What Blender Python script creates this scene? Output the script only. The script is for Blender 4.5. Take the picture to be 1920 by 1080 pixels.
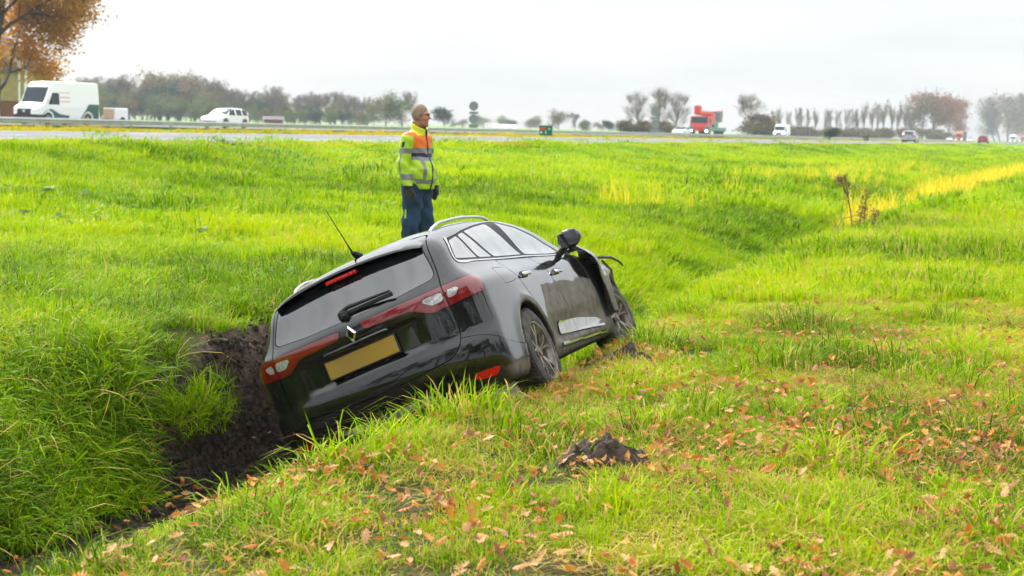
import bpy, math, random
import numpy as np
from mathutils import Matrix, Vector
for _o in list(bpy.data.objects): bpy.data.objects.remove(_o, do_unlink=True)
sc = bpy.context.scene
COL = sc.collection
rng = np.random.default_rng(7); random.seed(7)

# ------------------------------------------------------------------ camera
CAMH = 1.8
_rl = math.radians(1.55); _hp = np.array([0, -301.0, 2700.0]); _hp /= np.linalg.norm(_hp)
_ux = np.array([math.cos(_rl), math.sin(_rl), 0]); _up = np.cross(_ux, _hp); _up /= np.linalg.norm(_up)
if _up[1] > 0: _up = -_up
_fw = np.cross(_up, _ux)
if _fw[2] < 0: _fw = -_fw
WM = np.array([_ux, _fw, _up])                     # rows: world axes in camera axes (x right, y down, z forward)
cam_d = bpy.data.cameras.new('camera'); cam = bpy.data.objects.new('camera', cam_d); COL.objects.link(cam)
cam_d.sensor_width = 36; cam_d.lens = 2700 / 1920 * 36; cam_d.clip_start = .1; cam_d.clip_end = 12000
cam_d.dof.use_dof = True; cam_d.dof.focus_distance = 9.6; cam_d.dof.aperture_fstop = 3.6
_m = Matrix.Identity(4)
for i in range(3):
    _m[i][0] = WM[i, 0]; _m[i][1] = -WM[i, 1]; _m[i][2] = -WM[i, 2]
_m[2][3] = CAMH
cam.matrix_world = _m; sc.camera = cam

# ------------------------------------------------------------------ world, sun, exposure
SUN_EL, SUN_AZ = math.radians(42), math.radians(-36)    # azimuth clockwise from +Y
world = bpy.data.worlds.new('World'); sc.world = world; world.use_nodes = True
nt = world.node_tree; nt.nodes.clear()
def WN(t, **k):
    n = nt.nodes.new(t)
    for a, b in k.items(): setattr(n, a, b)
    return n
wo = WN('ShaderNodeOutputWorld'); bg = WN('ShaderNodeBackground'); bg.inputs[1].default_value = .060
sky = WN('ShaderNodeTexSky', sky_type='NISHITA', sun_disc=False, sun_elevation=SUN_EL, sun_rotation=SUN_AZ)
tc = WN('ShaderNodeTexCoord'); sp = WN('ShaderNodeSeparateXYZ'); nt.links.new(tc.outputs['Generated'], sp.inputs[0])
# overcast dome: brighter overhead than at the horizon (standard overcast sky), with soft cloud bands
mx = WN('ShaderNodeMath', operation='MAXIMUM'); nt.links.new(sp.outputs[2], mx.inputs[0]); mx.inputs[1].default_value = 0
ml = WN('ShaderNodeMath', operation='MULTIPLY_ADD'); nt.links.new(mx.outputs[0], ml.inputs[0]); ml.inputs[1].default_value = 8.0; ml.inputs[2].default_value = 3.15
mp = WN('ShaderNodeMapping'); mp.inputs['Scale'].default_value = (1.6, 1.6, 13); nt.links.new(tc.outputs['Generated'], mp.inputs[0])
nz = WN('ShaderNodeTexNoise'); nz.inputs['Scale'].default_value = 1.7; nz.inputs['Detail'].default_value = 4; nz.inputs['Roughness'].default_value = .5
nt.links.new(mp.outputs[0], nz.inputs['Vector'])
rp = WN('ShaderNodeValToRGB'); rp.color_ramp.elements[0].position = .36; rp.color_ramp.elements[1].position = .62
rp.color_ramp.elements[0].color = (.86, .90, .93, 1); rp.color_ramp.elements[1].color = (1.05, 1.05, 1.04, 1)
nt.links.new(nz.outputs[0], rp.inputs[0])
vm = WN('ShaderNodeVectorMath', operation='SCALE'); nt.links.new(rp.outputs[0], vm.inputs[0]); nt.links.new(ml.outputs[0], vm.inputs['Scale'])
mxc = WN('ShaderNodeMixRGB'); mxc.inputs[0].default_value = .93
nt.links.new(sky.outputs[0], mxc.inputs[1]); nt.links.new(vm.outputs[0], mxc.inputs[2]); nt.links.new(mxc.outputs[0], bg.inputs[0]); nt.links.new(bg.outputs[0], wo.inputs[0])
sd = bpy.data.lights.new('sun', 'SUN'); sd.energy = 1.5; sd.angle = math.radians(14); sd.color = (1, .96, .9)
sun = bpy.data.objects.new('sun', sd); COL.objects.link(sun)
_sd = Vector((math.sin(SUN_AZ) * math.cos(SUN_EL), math.cos(SUN_AZ) * math.cos(SUN_EL), math.sin(SUN_EL)))
sun.rotation_euler = _sd.to_track_quat('Z', 'Y').to_euler(); sun.location = (20, 20, 40)
vs = sc.view_settings; vs.view_transform = 'Standard'; vs.look = 'None'; vs.exposure = 2.1; vs.gamma = 1; vs.use_curve_mapping = False
sc.render.engine = 'CYCLES'; sc.cycles.use_denoising = True
sc.cycles.use_adaptive_sampling = True; sc.cycles.adaptive_threshold = .03; sc.cycles.max_bounces = 5; sc.cycles.diffuse_bounces = 2; sc.cycles.glossy_bounces = 3; sc.cycles.transmission_bounces = 3; sc.cycles.volume_bounces = 0; sc.cycles.transparent_max_bounces = 8
sc.cycles.caustics_reflective = False; sc.cycles.caustics_refractive = False

# ------------------------------------------------------------------ small kit
def tag(o, label=None, cat=None, group=None, kind=None):
    for k, v in (('label', label), ('category', cat), ('group', group), ('kind', kind)):
        if v: o[k] = v
    return o
def mesh_np(name, V, F, smooth=True, N=None):
    me = bpy.data.meshes.new(name); V = np.asarray(V, np.float32); me.vertices.add(len(V)); me.vertices.foreach_set('co', V.ravel())
    fl = F if isinstance(F, list) and len(F) and isinstance(F[0], np.ndarray) and F[0].ndim == 2 else [np.asarray(F)]
    fl = [np.asarray(a) for a in fl if len(a)]
    if fl:
        cnt = np.concatenate([np.full(len(a), a.shape[1]) for a in fl]); idx = np.concatenate([a.ravel() for a in fl]).astype(np.int32)
        me.loops.add(len(idx)); me.loops.foreach_set('vertex_index', idx)
        me.polygons.add(len(cnt)); st = np.concatenate([[0], np.cumsum(cnt)[:-1]]).astype(np.int32)
        me.polygons.foreach_set('loop_start', st)
        try: me.polygons.foreach_set('loop_total', cnt.astype(np.int32))
        except Exception: pass
        me.polygons.foreach_set('use_smooth', np.full(len(cnt), smooth))
    me.update(calc_edges=True); me.validate()
    if N is not None and len(N) == len(me.vertices): me.normals_split_custom_set_from_vertices(N.tolist())
    return me
def link(name, me, mat=None, parent=None, loc=None, rot=None):
    o = bpy.data.objects.new(name, me); COL.objects.link(o)
    if mat is not None and me is not None:
        ms = mat if isinstance(mat, list) else [mat]
        if not me.materials:
            for m_ in ms: me.materials.append(m_)
    if parent is not None: o.parent = parent
    if loc is not None: o.location = loc
    if rot is not None: o.rotation_euler = rot
    return o
def mk(name, V, F, mat, parent=None, smooth=True, N=None, **k): return link(name, mesh_np(name, V, F, smooth, N), mat, parent, **k)
def empty(name, loc=(0, 0, 0), rz=0, parent=None):
    o = bpy.data.objects.new(name, None); COL.objects.link(o); o.location = loc; o.rotation_euler = (0, 0, rz); o.empty_display_size = .2
    if parent: o.parent = parent
    return o
class MB:
    """collects boxes, tubes, lathes ... and builds ONE mesh"""
    def __init__(s): s.V = []; s.F = []; s.n = 0
    def add(s, V, F):
        V = [tuple(v) for v in V]; s.V += V; s.F += [tuple(i + s.n for i in f) for f in F]; s.n += len(V); return s
    def box(s, c, d, rot=None):
        q = [(x, y, z) for x in (-.5, .5) for y in (-.5, .5) for z in (-.5, .5)]; R = rot if rot is not None else Matrix.Identity(3)
        V = [Vector(c) + R @ Vector((a * d[0], b * d[1], e * d[2])) for a, b, e in q]
        return s.add(V, [(0, 1, 3, 2), (4, 6, 7, 5), (0, 4, 5, 1), (2, 3, 7, 6), (0, 2, 6, 4), (1, 5, 7, 3)])
    def bbox(s, c, d, b=.02, rot=None):
        """box with bevelled edges (chamfer b)"""
        R = rot if rot is not None else Matrix.Identity(3); h = [x / 2 for x in d]; b = min(b, min(h) * .9); V = []; key = {}
        for sx in (-1, 1):
            for sy in (-1, 1):
                for sz in (-1, 1):
                    for a in range(3):
                        p = [sx * (h[0] - b), sy * (h[1] - b), sz * (h[2] - b)]; p[a] = (sx, sy, sz)[a] * h[a]
                        key[sx, sy, sz, a] = len(V); V.append(Vector(c) + R @ Vector(p))
        F = []
        for a in range(3):
            u, w = (a + 1) % 3, (a + 2) % 3
            for sg in (-1, 1):
                f = []
                for (su, sw) in ((-1, -1), (1, -1), (1, 1), (-1, 1)):
                    t = [0, 0, 0]; t[a] = sg; t[u] = su; t[w] = sw; f.append(key[t[0], t[1], t[2], a])
                F.append(tuple(f if sg > 0 else f[::-1]))
        for a in range(3):
            u, w = (a + 1) % 3, (a + 2) % 3
            for su in (-1, 1):
                for sw in (-1, 1):
                    t0 = [0, 0, 0]; t0[u] = su; t0[w] = sw; t1 = list(t0); t0[a] = -1; t1[a] = 1
                    f = [key[(*t0, u)], key[(*t1, u)], key[(*t1, w)], key[(*t0, w)]]; F.append(tuple(f if su * sw < 0 else f[::-1]))
        for sx in (-1, 1):
            for sy in (-1, 1):
                for sz in (-1, 1):
                    f = [key[sx, sy, sz, 0], key[sx, sy, sz, 1], key[sx, sy, sz, 2]]; F.append(tuple(f if sx * sy * sz > 0 else f[::-1]))
        return s.add(V, F)
    def tube(s, pts, rad, n=8, cap=True):
        P = [Vector(p) for p in pts]; R = rad if hasattr(rad, '__len__') else [rad] * len(P); V = []; F = []; up = None
        for i, p in enumerate(P):
            t = (P[min(i + 1, len(P) - 1)] - P[max(i - 1, 0)]).normalized()
            if up is None: up = Vector((0, 0, 1)) if abs(t.z) < .9 else Vector((1, 0, 0))
            a = t.cross(up).normalized(); b = a.cross(t).normalized(); up = b
            for k in range(n):
                w = 2 * math.pi * k / n; V.append(p + (a * math.cos(w) + b * math.sin(w)) * R[i])
        for i in range(len(P) - 1):
            for k in range(n): F.append((i * n + k, (i + 1) * n + k, (i + 1) * n + (k + 1) % n, i * n + (k + 1) % n))
        if cap: F += [tuple(range(n)), tuple(range((len(P) - 1) * n, len(P) * n))[::-1]]
        return s.add(V, F)
    def lathe(s, prof, n=32, axis='y', c=(0, 0, 0), a0=0, a1=2 * math.pi):
        """prof: (r, h) pairs"""
        V = []; F = []; full = abs(a1 - a0 - 2 * math.pi) < 1e-6; m = n if full else n + 1
        for r, h in prof:
            for k in range(m):
                w = a0 + (a1 - a0) * k / n; x, z = r * math.cos(w), r * math.sin(w)
                V.append({'y': (x, h, z), 'z': (x, z, h), 'x': (h, x, z)}[axis])
        V = [(v[0] + c[0], v[1] + c[1], v[2] + c[2]) for v in V]
        for i in range(len(prof) - 1):
            for k in range(n): F.append((i * m + k, i * m + (k + 1) % m, (i + 1) * m + (k + 1) % m, (i + 1) * m + k))
        return s.add(V, F)
    def prism(s, poly, h0, h1, axis='y'):
        n = len(poly); f = {'y': lambda a, b, h: (a, h, b), 'z': lambda a, b, h: (a, b, h), 'x': lambda a, b, h: (h, a, b)}[axis]
        V = [f(a, b, h0) for a, b in poly] + [f(a, b, h1) for a, b in poly]
        return s.add(V, [tuple(range(n)), tuple(range(n, 2 * n))[::-1]] + [(i, n + i, n + (i + 1) % n, (i + 1) % n) for i in range(n)])
    def mesh(s, name, smooth=False):
        me = bpy.data.meshes.new(name); me.from_pydata(s.V, [], s.F)
        import bmesh
        bm = bmesh.new(); bm.from_mesh(me); bmesh.ops.recalc_face_normals(bm, faces=bm.faces[:]); bm.to_mesh(me); bm.free()
        if smooth:
            for p in me.polygons: p.use_smooth = True
            try: me.set_sharp_from_angle(angle=math.radians(38))
            except Exception: pass
        me.update(); return me
    def build(s, name, mat, parent=None, smooth=False, **k): return link(name, s.mesh(name, smooth), mat, parent, **k)

# ------------------------------------------------------------------ materials
def mat(name, col, rough=.6, metal=0, spec=.5, coat=0, emit=None, noise=None, bump=None, trans=None):
    """noise=(scale, colour2, lo, hi) mixes a second colour; bump=(scale, strength, distance)"""
    m = bpy.data.materials.new(name); m.use_nodes = True; t = m.node_tree; b = t.nodes['Principled BSDF']
    b.inputs['Base Color'].default_value = (*col, 1); b.inputs['Roughness'].default_value = rough; b.inputs['Metallic'].default_value = metal
    b.inputs['Specular IOR Level'].default_value = spec; b.inputs['Coat Weight'].default_value = coat; b.inputs['Coat Roughness'].default_value = .04
    if emit: b.inputs['Emission Color'].default_value = (*emit[0], 1); b.inputs['Emission Strength'].default_value = emit[1]
    tcn = t.nodes.new('ShaderNodeTexCoord')
    if noise:
        n = t.nodes.new('ShaderNodeTexNoise'); n.inputs['Scale'].default_value = noise[0]; n.inputs['Detail'].default_value = 5; t.links.new(tcn.outputs['Object'], n.inputs['Vector'])
        r = t.nodes.new('ShaderNodeMapRange'); r.inputs[1].default_value = noise[2]; r.inputs[2].default_value = noise[3]; t.links.new(n.outputs[0], r.inputs[0])
        x = t.nodes.new('ShaderNodeMixRGB'); x.inputs[1].default_value = (*col, 1); x.inputs[2].default_value = (*noise[1], 1)
        t.links.new(r.outputs[0], x.inputs[0]); t.links.new(x.outputs[0], b.inputs['Base Color'])
    if bump:
        n2 = t.nodes.new('ShaderNodeTexNoise'); n2.inputs['Scale'].default_value = bump[0]; n2.inputs['Detail'].default_value = 4; t.links.new(tcn.outputs['Object'], n2.inputs['Vector'])
        bp = t.nodes.new('ShaderNodeBump'); bp.inputs['Strength'].default_value = bump[1]; bp.inputs['Distance'].default_value = bump[2]
        t.links.new(n2.outputs[0], bp.inputs['Height']); t.links.new(bp.outputs[0], b.inputs['Normal'])
    if trans:   # thin translucent foliage
        o = t.nodes['Material Output']; tr = t.nodes.new('ShaderNodeBsdfTranslucent'); tr.inputs[0].default_value = (*trans[1], 1)
        mxn = t.nodes.new('ShaderNodeMixShader'); mxn.inputs[0].default_value = trans[0]
        t.links.new(b.outputs[0], mxn.inputs[1]); t.links.new(tr.outputs[0], mxn.inputs[2]); t.links.new(mxn.outputs[0], o.inputs[0])
    return m

def pchip(xs,ys,xq):
    xs=np.asarray(xs,float);ys=np.asarray(ys,float);h=np.diff(xs);d=np.diff(ys)/h
    m=np.zeros(len(xs));m[0]=d[0];m[-1]=d[-1]
    for i in range(1,len(xs)-1):
        if d[i-1]*d[i]>0:
            w1=2*h[i]+h[i-1];w2=h[i]+2*h[i-1];m[i]=(w1+w2)/(w1/d[i-1]+w2/d[i])
    i=np.clip(np.searchsorted(xs,xq)-1,0,len(h)-1);t=np.clip((xq-xs[i])/h[i],0,1)
    return ((1+2*t)*(1-t)**2*ys[i]+t*(1-t)**2*h[i]*m[i]+t*t*(3-2*t)*ys[i+1]+t*t*(t-1)*h[i]*m[i+1])
def curve(pts,sm=.02,n=600):
    xs=[p[0] for p in pts];ys=[p[1] for p in pts]
    X=np.linspace(xs[0],xs[-1],n);Y=pchip(xs,ys,X);dx=X[1]-X[0]
    if sm>0:
        k=int(3*sm/dx)+1;w=np.exp(-.5*(np.arange(-k,k+1)*dx/sm)**2);w/=w.sum()
        a0=Y[1]-Y[0];a1=Y[-1]-Y[-2]
        Yp=np.concatenate([Y[0]-a0*np.arange(k,0,-1),Y,Y[-1]+a1*np.arange(1,k+1)])
        Y=np.convolve(Yp,w,'valid')
    return lambda q:np.interp(q,X,Y)
def smax(a,b,r):
    h=np.clip(.5+.5*(a-b)/r,0,1);return b+(a-b)*h+r*h*(1-h)
def smin(a,b,r):return -smax(-a,-b,r)
def sstep(a,b,x):
    t=np.clip((x-a)/(b-a),0,1);return t*t*(3-2*t)
def nets(f,lo,hi,h,proj=3):
    lo=np.array(lo,float);n=[int(np.ceil((hi[i]-lo[i])/h))+1 for i in range(3)]
    ax=[lo[i]+h*np.arange(n[i]) for i in range(3)]
    F=np.empty(n,np.float32);st=max(1,int(4e5/(n[1]*n[2])))
    for i in range(0,n[0],st):
        x,y,z=np.meshgrid(ax[0][i:i+st],ax[1],ax[2],indexing='ij');F[i:i+st]=f(x,y,z)
    S=F<0;c=np.zeros([k-1 for k in n],np.int8)
    off=[(i,j,k) for i in(0,1) for j in(0,1) for k in(0,1)]
    for o in off:c+=S[o[0]:n[0]-1+o[0],o[1]:n[1]-1+o[1],o[2]:n[2]-1+o[2]]
    act=(c>0)&(c<8);I=np.argwhere(act);idx=-np.ones(act.shape,np.int64);idx[act]=np.arange(len(I))
    acc=np.zeros((len(I),3));cnt=np.zeros(len(I))
    for a in range(len(off)):
        for b in range(a+1,len(off)):
            oa,ob=np.array(off[a]),np.array(off[b])
            if np.abs(oa-ob).sum()!=1:continue
            A=I+oa;B=I+ob;fa=F[A[:,0],A[:,1],A[:,2]];fb=F[B[:,0],B[:,1],B[:,2]]
            m=(fa<0)!=(fb<0);t=np.where(m,fa/np.where(m,fa-fb,1),0)[:,None]
            acc+=np.where(m[:,None],oa+(ob-oa)*t,0);cnt+=m
    V=lo+h*(I+acc/cnt[:,None])
    Q=[]
    for a in range(3):
        b,d=(a+1)%3,(a+2)%3
        s0=[slice(None)]*3;s1=[slice(None)]*3;s0[a]=slice(0,-1);s1[a]=slice(1,None)
        E=np.argwhere(S[tuple(s0)]!=S[tuple(s1)])
        E=E[(E[:,b]>0)&(E[:,d]>0)&(E[:,b]<n[b]-1)&(E[:,d]<n[d]-1)]
        ins=S[tuple(E.T)]
        def cell(db,dd):
            C=E.copy();C[:,b]-=db;C[:,d]-=dd;return idx[tuple(C.T)]
        q=np.stack([cell(1,1),cell(0,1),cell(0,0),cell(1,0)],1)
        q[~ins]=q[~ins][:,::-1];Q.append(q)
    Q=np.concatenate(Q)
    for _ in range(proj):V=snap(f,V,h*.5)
    return V,Q
def grad(f,V,e=1e-3):
    g=np.empty_like(V)
    for i in range(3):
        d=np.zeros(3);d[i]=e
        A=V+d;B=V-d
        g[:,i]=(f(A[:,0],A[:,1],A[:,2])-f(B[:,0],B[:,1],B[:,2]))/(2*e)
    return g
def snap(f,V,mx):
    g=grad(f,V);v=f(V[:,0],V[:,1],V[:,2]);s=(g*(v/np.maximum((g*g).sum(1),.05))[:,None])
    l=np.linalg.norm(s,axis=1,keepdims=True);return V-s*np.minimum(1,mx/np.maximum(l,1e-9))

T_=curve([(-1.3,1.0),(-.90,1.245),(-.75,1.315),(-.6,1.365),(-.4,1.415),(0,1.462),(.5,1.482),(1.0,1.474),(1.35,1.445),(1.65,1.385),(2.05,1.22),(2.45,1.025),(2.62,.97),(3.0,.90),(3.3,.82),(3.5,.73),(3.7,.55)],.05)
W_=curve([(-1.3,.84),(-.6,.885),(0,.905),(1,.90),(2,.905),(2.7,.908),(3.2,.875),(3.7,.74)],.08)
pz_=curve([(.1,-.12),(.2,-.06),(.3,-.02),(.45,-.005),(.6,0),(.8,-.004),(.9,-.022),(.98,-.075),(1.04,-.12),(1.10,-.15),(1.25,-.195),(1.42,-.265),(1.6,-.36)],.018)
xr_=curve([(.05,-.80),(.22,-.88),(.32,-.935),(.42,-.985),(.5,-.995),(.56,-.99),(.60,-.975),(.64,-.965),(.8,-.968),(.9,-.975),(.965,-.965),(1.01,-.925),(1.28,-.745),(1.5,-.58)],.014)
xf_=curve([(.1,3.45),(.25,3.6),(.5,3.63),(.7,3.55),(.9,3.3),(1.2,2.9)],.04)
def body(x,y,z):
    ay=np.abs(y)
    S=W_(x)+pz_(z)
    S=S+.022*np.exp(-((z-.93)/.10)**2)*sstep(.5,-.3,x)
    for xc in(0,2.712):
        r=np.hypot(x-xc,z-.32);S=S+.016*np.exp(-((r-.385)/.045)**2)
    S=S-.022*sstep(.30,.36,z)*sstep(.56,.44,z)*sstep(.38,.60,x)*sstep(2.30,2.12,x)
    g1=(ay-S)*.92
    g2=(z-(T_(x)-.055*(ay/.62)**2))*.95
    xr=xr_(z)+.16*ay**2+.22*ay**4
    rec=sstep(.50,.40,ay)*sstep(.62,.66,z)*sstep(.86,.82,z)
    g3=(xr+.022*rec-x)*.9
    g4=x-(xf_(z)-.25*ay**2-.3*ay**4)
    g=smax(g1,g2,.09);g=smax(g,g3,.07);g=smax(g,g4,.10);g=smax(g,.20-z,.06)
    for xc in(0,2.712):
        c=np.maximum(np.hypot(x-xc,z-.325)-.362,.56-ay)
        g=smax(g,-c,.012)
    return g
# ------------------------------------------------------------------ terrain
HA = math.radians(23.3); HS, HC = math.sin(HA), math.cos(HA)
def uw(X, Y): return X * HS + Y * HC, -X * HC + Y * HS           # along the road, away from it
def xy(u, w): return u * HS - w * HC, u * HC + w * HS
_hr = np.random.default_rng(3).random((256, 256))
def vn(x, y, s, seed=0):
    x = np.asarray(x, float) / s + seed * 17.3; y = np.asarray(y, float) / s + seed * 5.1
    i = np.floor(x).astype(int); j = np.floor(y).astype(int); a = x - i; b = y - j; a = a * a * (3 - 2 * a); b = b * b * (3 - 2 * b)
    g = lambda p, q: _hr[p % 256, q % 256]
    return (g(i, j) * (1 - a) + g(i + 1, j) * a) * (1 - b) + (g(i, j + 1) * (1 - a) + g(i + 1, j + 1) * a) * b - .5
def fbm(x, y, s, o=4, seed=0): return sum(vn(x, y, s / 2 ** k, seed + k) / 2 ** k for k in range(o))
wc_ = curve([(-60, 3.4), (0, 3.5), (4.25, 3.64), (5.9, 3.84), (7.5, 3.75), (9.2, 3.62), (11.4, 3.78), (14.7, 4.2), (18.9, 4.42), (27.7, 4.9), (43, 5.3), (71, 5.35), (160, 5.4)], .6, 2000)
pA = curve([(-9, .12), (-3, .06), (-.5, .015), (0, -.01), (.3, -.17), (.8, -.5), (1.3, -.8), (1.6, -.87), (2.2, -.88), (2.45, -.78), (2.82, -.03), (3.25, .17), (4.5, .24), (18, .9), (19.0, 1.12), (30, 1.12)], .05, 2000)
pB = curve([(-9, .12), (-3, .06), (-.5, .02), (0, -.03), (.35, -.20), (.7, -.46), (1.1, -.50), (1.6, -.30), (2.3, .04), (3.2, .22), (4.4, .31), (6, .36), (18, .9), (19.0, 1.12), (30, 1.12)], .08, 2000)
pL = curve([(-9, .12), (-3, .06), (-.5, .015), (0, -.01), (.3, -.17), (.8, -.5), (1.3, -.8), (1.6, -.87), (2.1, -.88), (2.4, -.78), (2.8, -.50), (3.5, -.16), (4.6, .12), (5.6, .25), (18, .9), (19.0, 1.12), (30, 1.12)], .05, 2000)
pF = curve([(18, 0), (22.2, 0), (22.8, -.02), (36.5, -.02), (37.6, -.01), (40, -.10), (46, -.3), (53, -.36), (57.2, -.25), (58.5, -.03), (72, -.03), (74, -.2), (90, -.3), (200, -.2)], .15, 2000)
def mudmask(X, Y):
    u, w = uw(X, Y); d = w - wc_(u); n = fbm(X, Y, .7, 3, 5) * .55
    a = np.hypot((u - 8.95) / 1.05, (d - 2.25) / .56) + n * .6                      # torn far bank beside the car
    b = np.hypot((u - 9.75) / .75, (d - 2.78) / .20) + n
    c = np.maximum(np.abs(d - 1.72) / .60 + n * .5, (u - 13) / .8)              # ditch bed
    e = np.hypot((u - 8.8) / 3.5, (d - 1.2) / .95) + n * .6                   # under the car
    f_ = np.hypot((u - 10.35) / .55, (d + .02) / .28) + n                        # scraped crest by the rear wheel
    m = np.clip(sstep(1.12, .88, np.minimum(np.minimum(np.minimum(a, b), np.minimum(c, f_)), e)), 0, 1)
    return m * (1 - sstep(1.25, .85, np.hypot((u - 8.75) / .55, (d - 2.63) / .055) + n * .6))      # slipped sod tongue keeps its turf
def hgt(X, Y):
    X = np.asarray(X, float); Y = np.asarray(Y, float); u, w = uw(X, Y); d = w - wc_(u); t = sstep(13.2, 17, u)
    t2 = sstep(8.35, 7.3, u); z = (pA(d) * (1 - t2) + pL(d) * t2) * (1 - t) + pB(d) * t
    far = sstep(17, 21.5, w); z = z * (1 - far) + 1.12 * far + pF(w)
    fld = sstep(-.2, .6, np.abs(d - 1.8) - 1.6) * (1 - far)
    z = z + fld * (.055 * vn(X, Y, 2.6, 1) + .055 * vn(X, Y, .8, 2)) + (.03 * vn(X, Y, .33, 3)) * (1 - far)
    m = mudmask(X, Y); z = z + m * (.10 * fbm(X, Y, .30, 4, 9) + .035 * np.abs(vn(X, Y, .06, 11)))
    # slipped sod lip and bulge on the torn bank
    z = z + .16 * np.exp(-(((u - 9.55) / .42) ** 2 + ((d - 2.72) / .20) ** 2)) - .10 * np.exp(-(((u - 8.9) / .5) ** 2 + ((d - 2.35) / .22) ** 2))
    z = z + .10 * np.exp(-(((u - 8.75) / .5) ** 2 + ((d - 2.60) / .08) ** 2))
    return z
def grow(a, b, s0, g):
    r = [a]; s = s0
    while r[-1] < b: r.append(r[-1] + s); s *= g
    return r
_yl = list(np.arange(3.2, 16, .06)) + list(np.arange(16, 60, .3)) + grow(60, 6000, .5, 1.08)
_yl = [-y for y in grow(-3.14, 80, .4, 1.2)][::-1] + _yl if False else [3.2 - (q - 3.2) for q in grow(3.26, 90, .3, 1.2)][::-1] + _yl
_xl = list(np.arange(-6, 5, .06)) + list(np.arange(5, 27, .25)) + grow(27, 5000, .6, 1.10)
_xl = [-q for q in grow(6.06, 5000, .12, 1.09)][::-1] + _xl
XX, YY = np.meshgrid(np.array(_xl), np.array(_yl)); ZZ = hgt(XX, YY); MM = mudmask(XX, YY)
_nr, _nc = XX.shape; _i = np.arange(_nr * _nc).reshape(_nr, _nc)
GV = np.stack([XX, YY, ZZ], -1).reshape(-1, 3); GQ = np.stack([_i[:-1, :-1], _i[:-1, 1:], _i[1:, 1:], _i[1:, :-1]], -1).reshape(-1, 4)
def ground_mat():
    m = bpy.data.materials.new('ground'); m.use_nodes = True; t = m.node_tree; b = t.nodes['Principled BSDF']; b.inputs['Specular IOR Level'].default_value = .12; L = t.links.new; N = t.nodes.new
    tcn = N('ShaderNodeTexCoord'); at = N('ShaderNodeAttribute'); at.attribute_name = 'mud'; wt = N('ShaderNodeAttribute'); wt.attribute_name = 'fine'
    def nz(s, d=5):
        n = N('ShaderNodeTexNoise'); n.inputs['Scale'].default_value = s; n.inputs['Detail'].default_value = d; L(tcn.outputs['Object'], n.inputs['Vector']); return n
    def mix(f, a, c2):
        x = N('ShaderNodeMixRGB')
        for k, v in ((0, f), (1, a), (2, c2)):
            if hasattr(v, 'is_output') or hasattr(v, 'links'): L(v, x.inputs[k])
            else: x.inputs[k].default_value = v if k == 0 else (*v, 1)
        return x.outputs[0]
    def mr(s, a, c2):
        r = N('ShaderNodeMapRange'); r.inputs[1].default_value = a; r.inputs[2].default_value = c2; L(s, r.inputs[0]); return r.outputs[0]
    thatch = mix(mr(nz(40).outputs[0], .35, .65), (.022, .030, .004), (.085, .070, .022))
    green = mix(mr(nz(.5, 6).outputs[0], .3, .7), (.12, .26, .001), (.19, .32, .001))
    green = mix(mr(nz(9, 6).outputs[0], .35, .75), green, (.10, .20, .008))
    grass = mix(wt.outputs['Fac'], green, thatch)
    mud = mix(mr(nz(22, 8).outputs[0], .35, .7), (.024, .016, .011), (.085, .058, .041))
    mud = mix(mr(nz(5, 4).outputs[0], .55, .75), mud, (.10, .072, .052))
    L(mix(at.outputs['Fac'], grass, mud), b.inputs['Base Color'])
    ro = N('ShaderNodeMapRange'); ro.inputs[3].default_value = .9; ro.inputs[4].default_value = .7; L(at.outputs['Fac'], ro.inputs[0]); L(ro.outputs[0], b.inputs['Roughness'])
    bp = N('ShaderNodeBump'); bp.inputs['Strength'].default_value = .9; bp.inputs['Distance'].default_value = .03; L(nz(28, 9).outputs[0], bp.inputs['Height']); L(bp.outputs[0], b.inputs['Normal'])
    return m
_gm = mesh_np('ground', GV, GQ); _a = _gm.attributes.new('mud', 'FLOAT', 'POINT'); _a.data.foreach_set('value', MM.ravel().astype(np.float32))
_a = _gm.attributes.new('fine', 'FLOAT', 'POINT'); _a.data.foreach_set('value', (sstep(26, 9, np.hypot(XX, YY)) * 1.0).ravel().astype(np.float32))
tag(link('ground', _gm, ground_mat()), kind='structure')

# ditch water
def strip(name, us, w0, w1, z, m, smooth=True, **k):
    V = []; F = []
    for i, u in enumerate(us):
        for w in (w0(u) if callable(w0) else w0, w1(u) if callable(w1) else w1):
            x, y = xy(u, w); V.append((x, y, z(u, w) if callable(z) else z))
    F = [(2 * i, 2 * i + 2, 2 * i + 3, 2 * i + 1) for i in range(len(us) - 1)]
    return mk(name, V, np.array(F), m, smooth=smooth, **k)
M_water = mat('ditch_water', (.030, .024, .016), .06, spec=.5, noise=(6, (.055, .045, .03), .4, .7), bump=(14, .05, .01))
tag(strip('ditch_water', np.linspace(-20, 8.0, 40), lambda u: wc_(u) + 1.15, lambda u: wc_(u) + 2.46, -.845, M_water), kind='structure')

# carriageways
M_asph = mat('asphalt', (.15, .155, .165), .9, spec=.1, noise=(.35, (.19, .195, .202), .35, .65))
M_line = mat('road_paint', (.75, .75, .73), .6)
_us = np.concatenate([np.linspace(-60, 120, 60), np.linspace(125, 1600, 120)])
tag(strip('road', _us, 22.5, 37.0, 1.2, M_asph), kind='structure')
tag(strip('road_opposite', _us, 58.8, 72.0, 1.2, M_asph), kind='structure')
def markings(name, ws, dashed, z=1.206):
    b = MB()
    for w in ws:
        segs = [(u, u + 3) for u in range(-30, 500, 12)] if w in dashed else [(-60, 1600)]
        for a, c in segs:
            q = [xy(a, w - .08), xy(c, w - .08), xy(c, w + .08), xy(a, w + .08)]; b.add([(x, y, z) for x, y in q], [(0, 1, 2, 3)])
    return tag(b.build(name, M_line), kind='structure')
markings('road_marking', (26.0, 29.6, 33.2, 36.6), (29.6, 33.2)); markings('road_marking_opposite', (59.2, 62.8, 66.4, 70.0), (62.8, 66.4))
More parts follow.
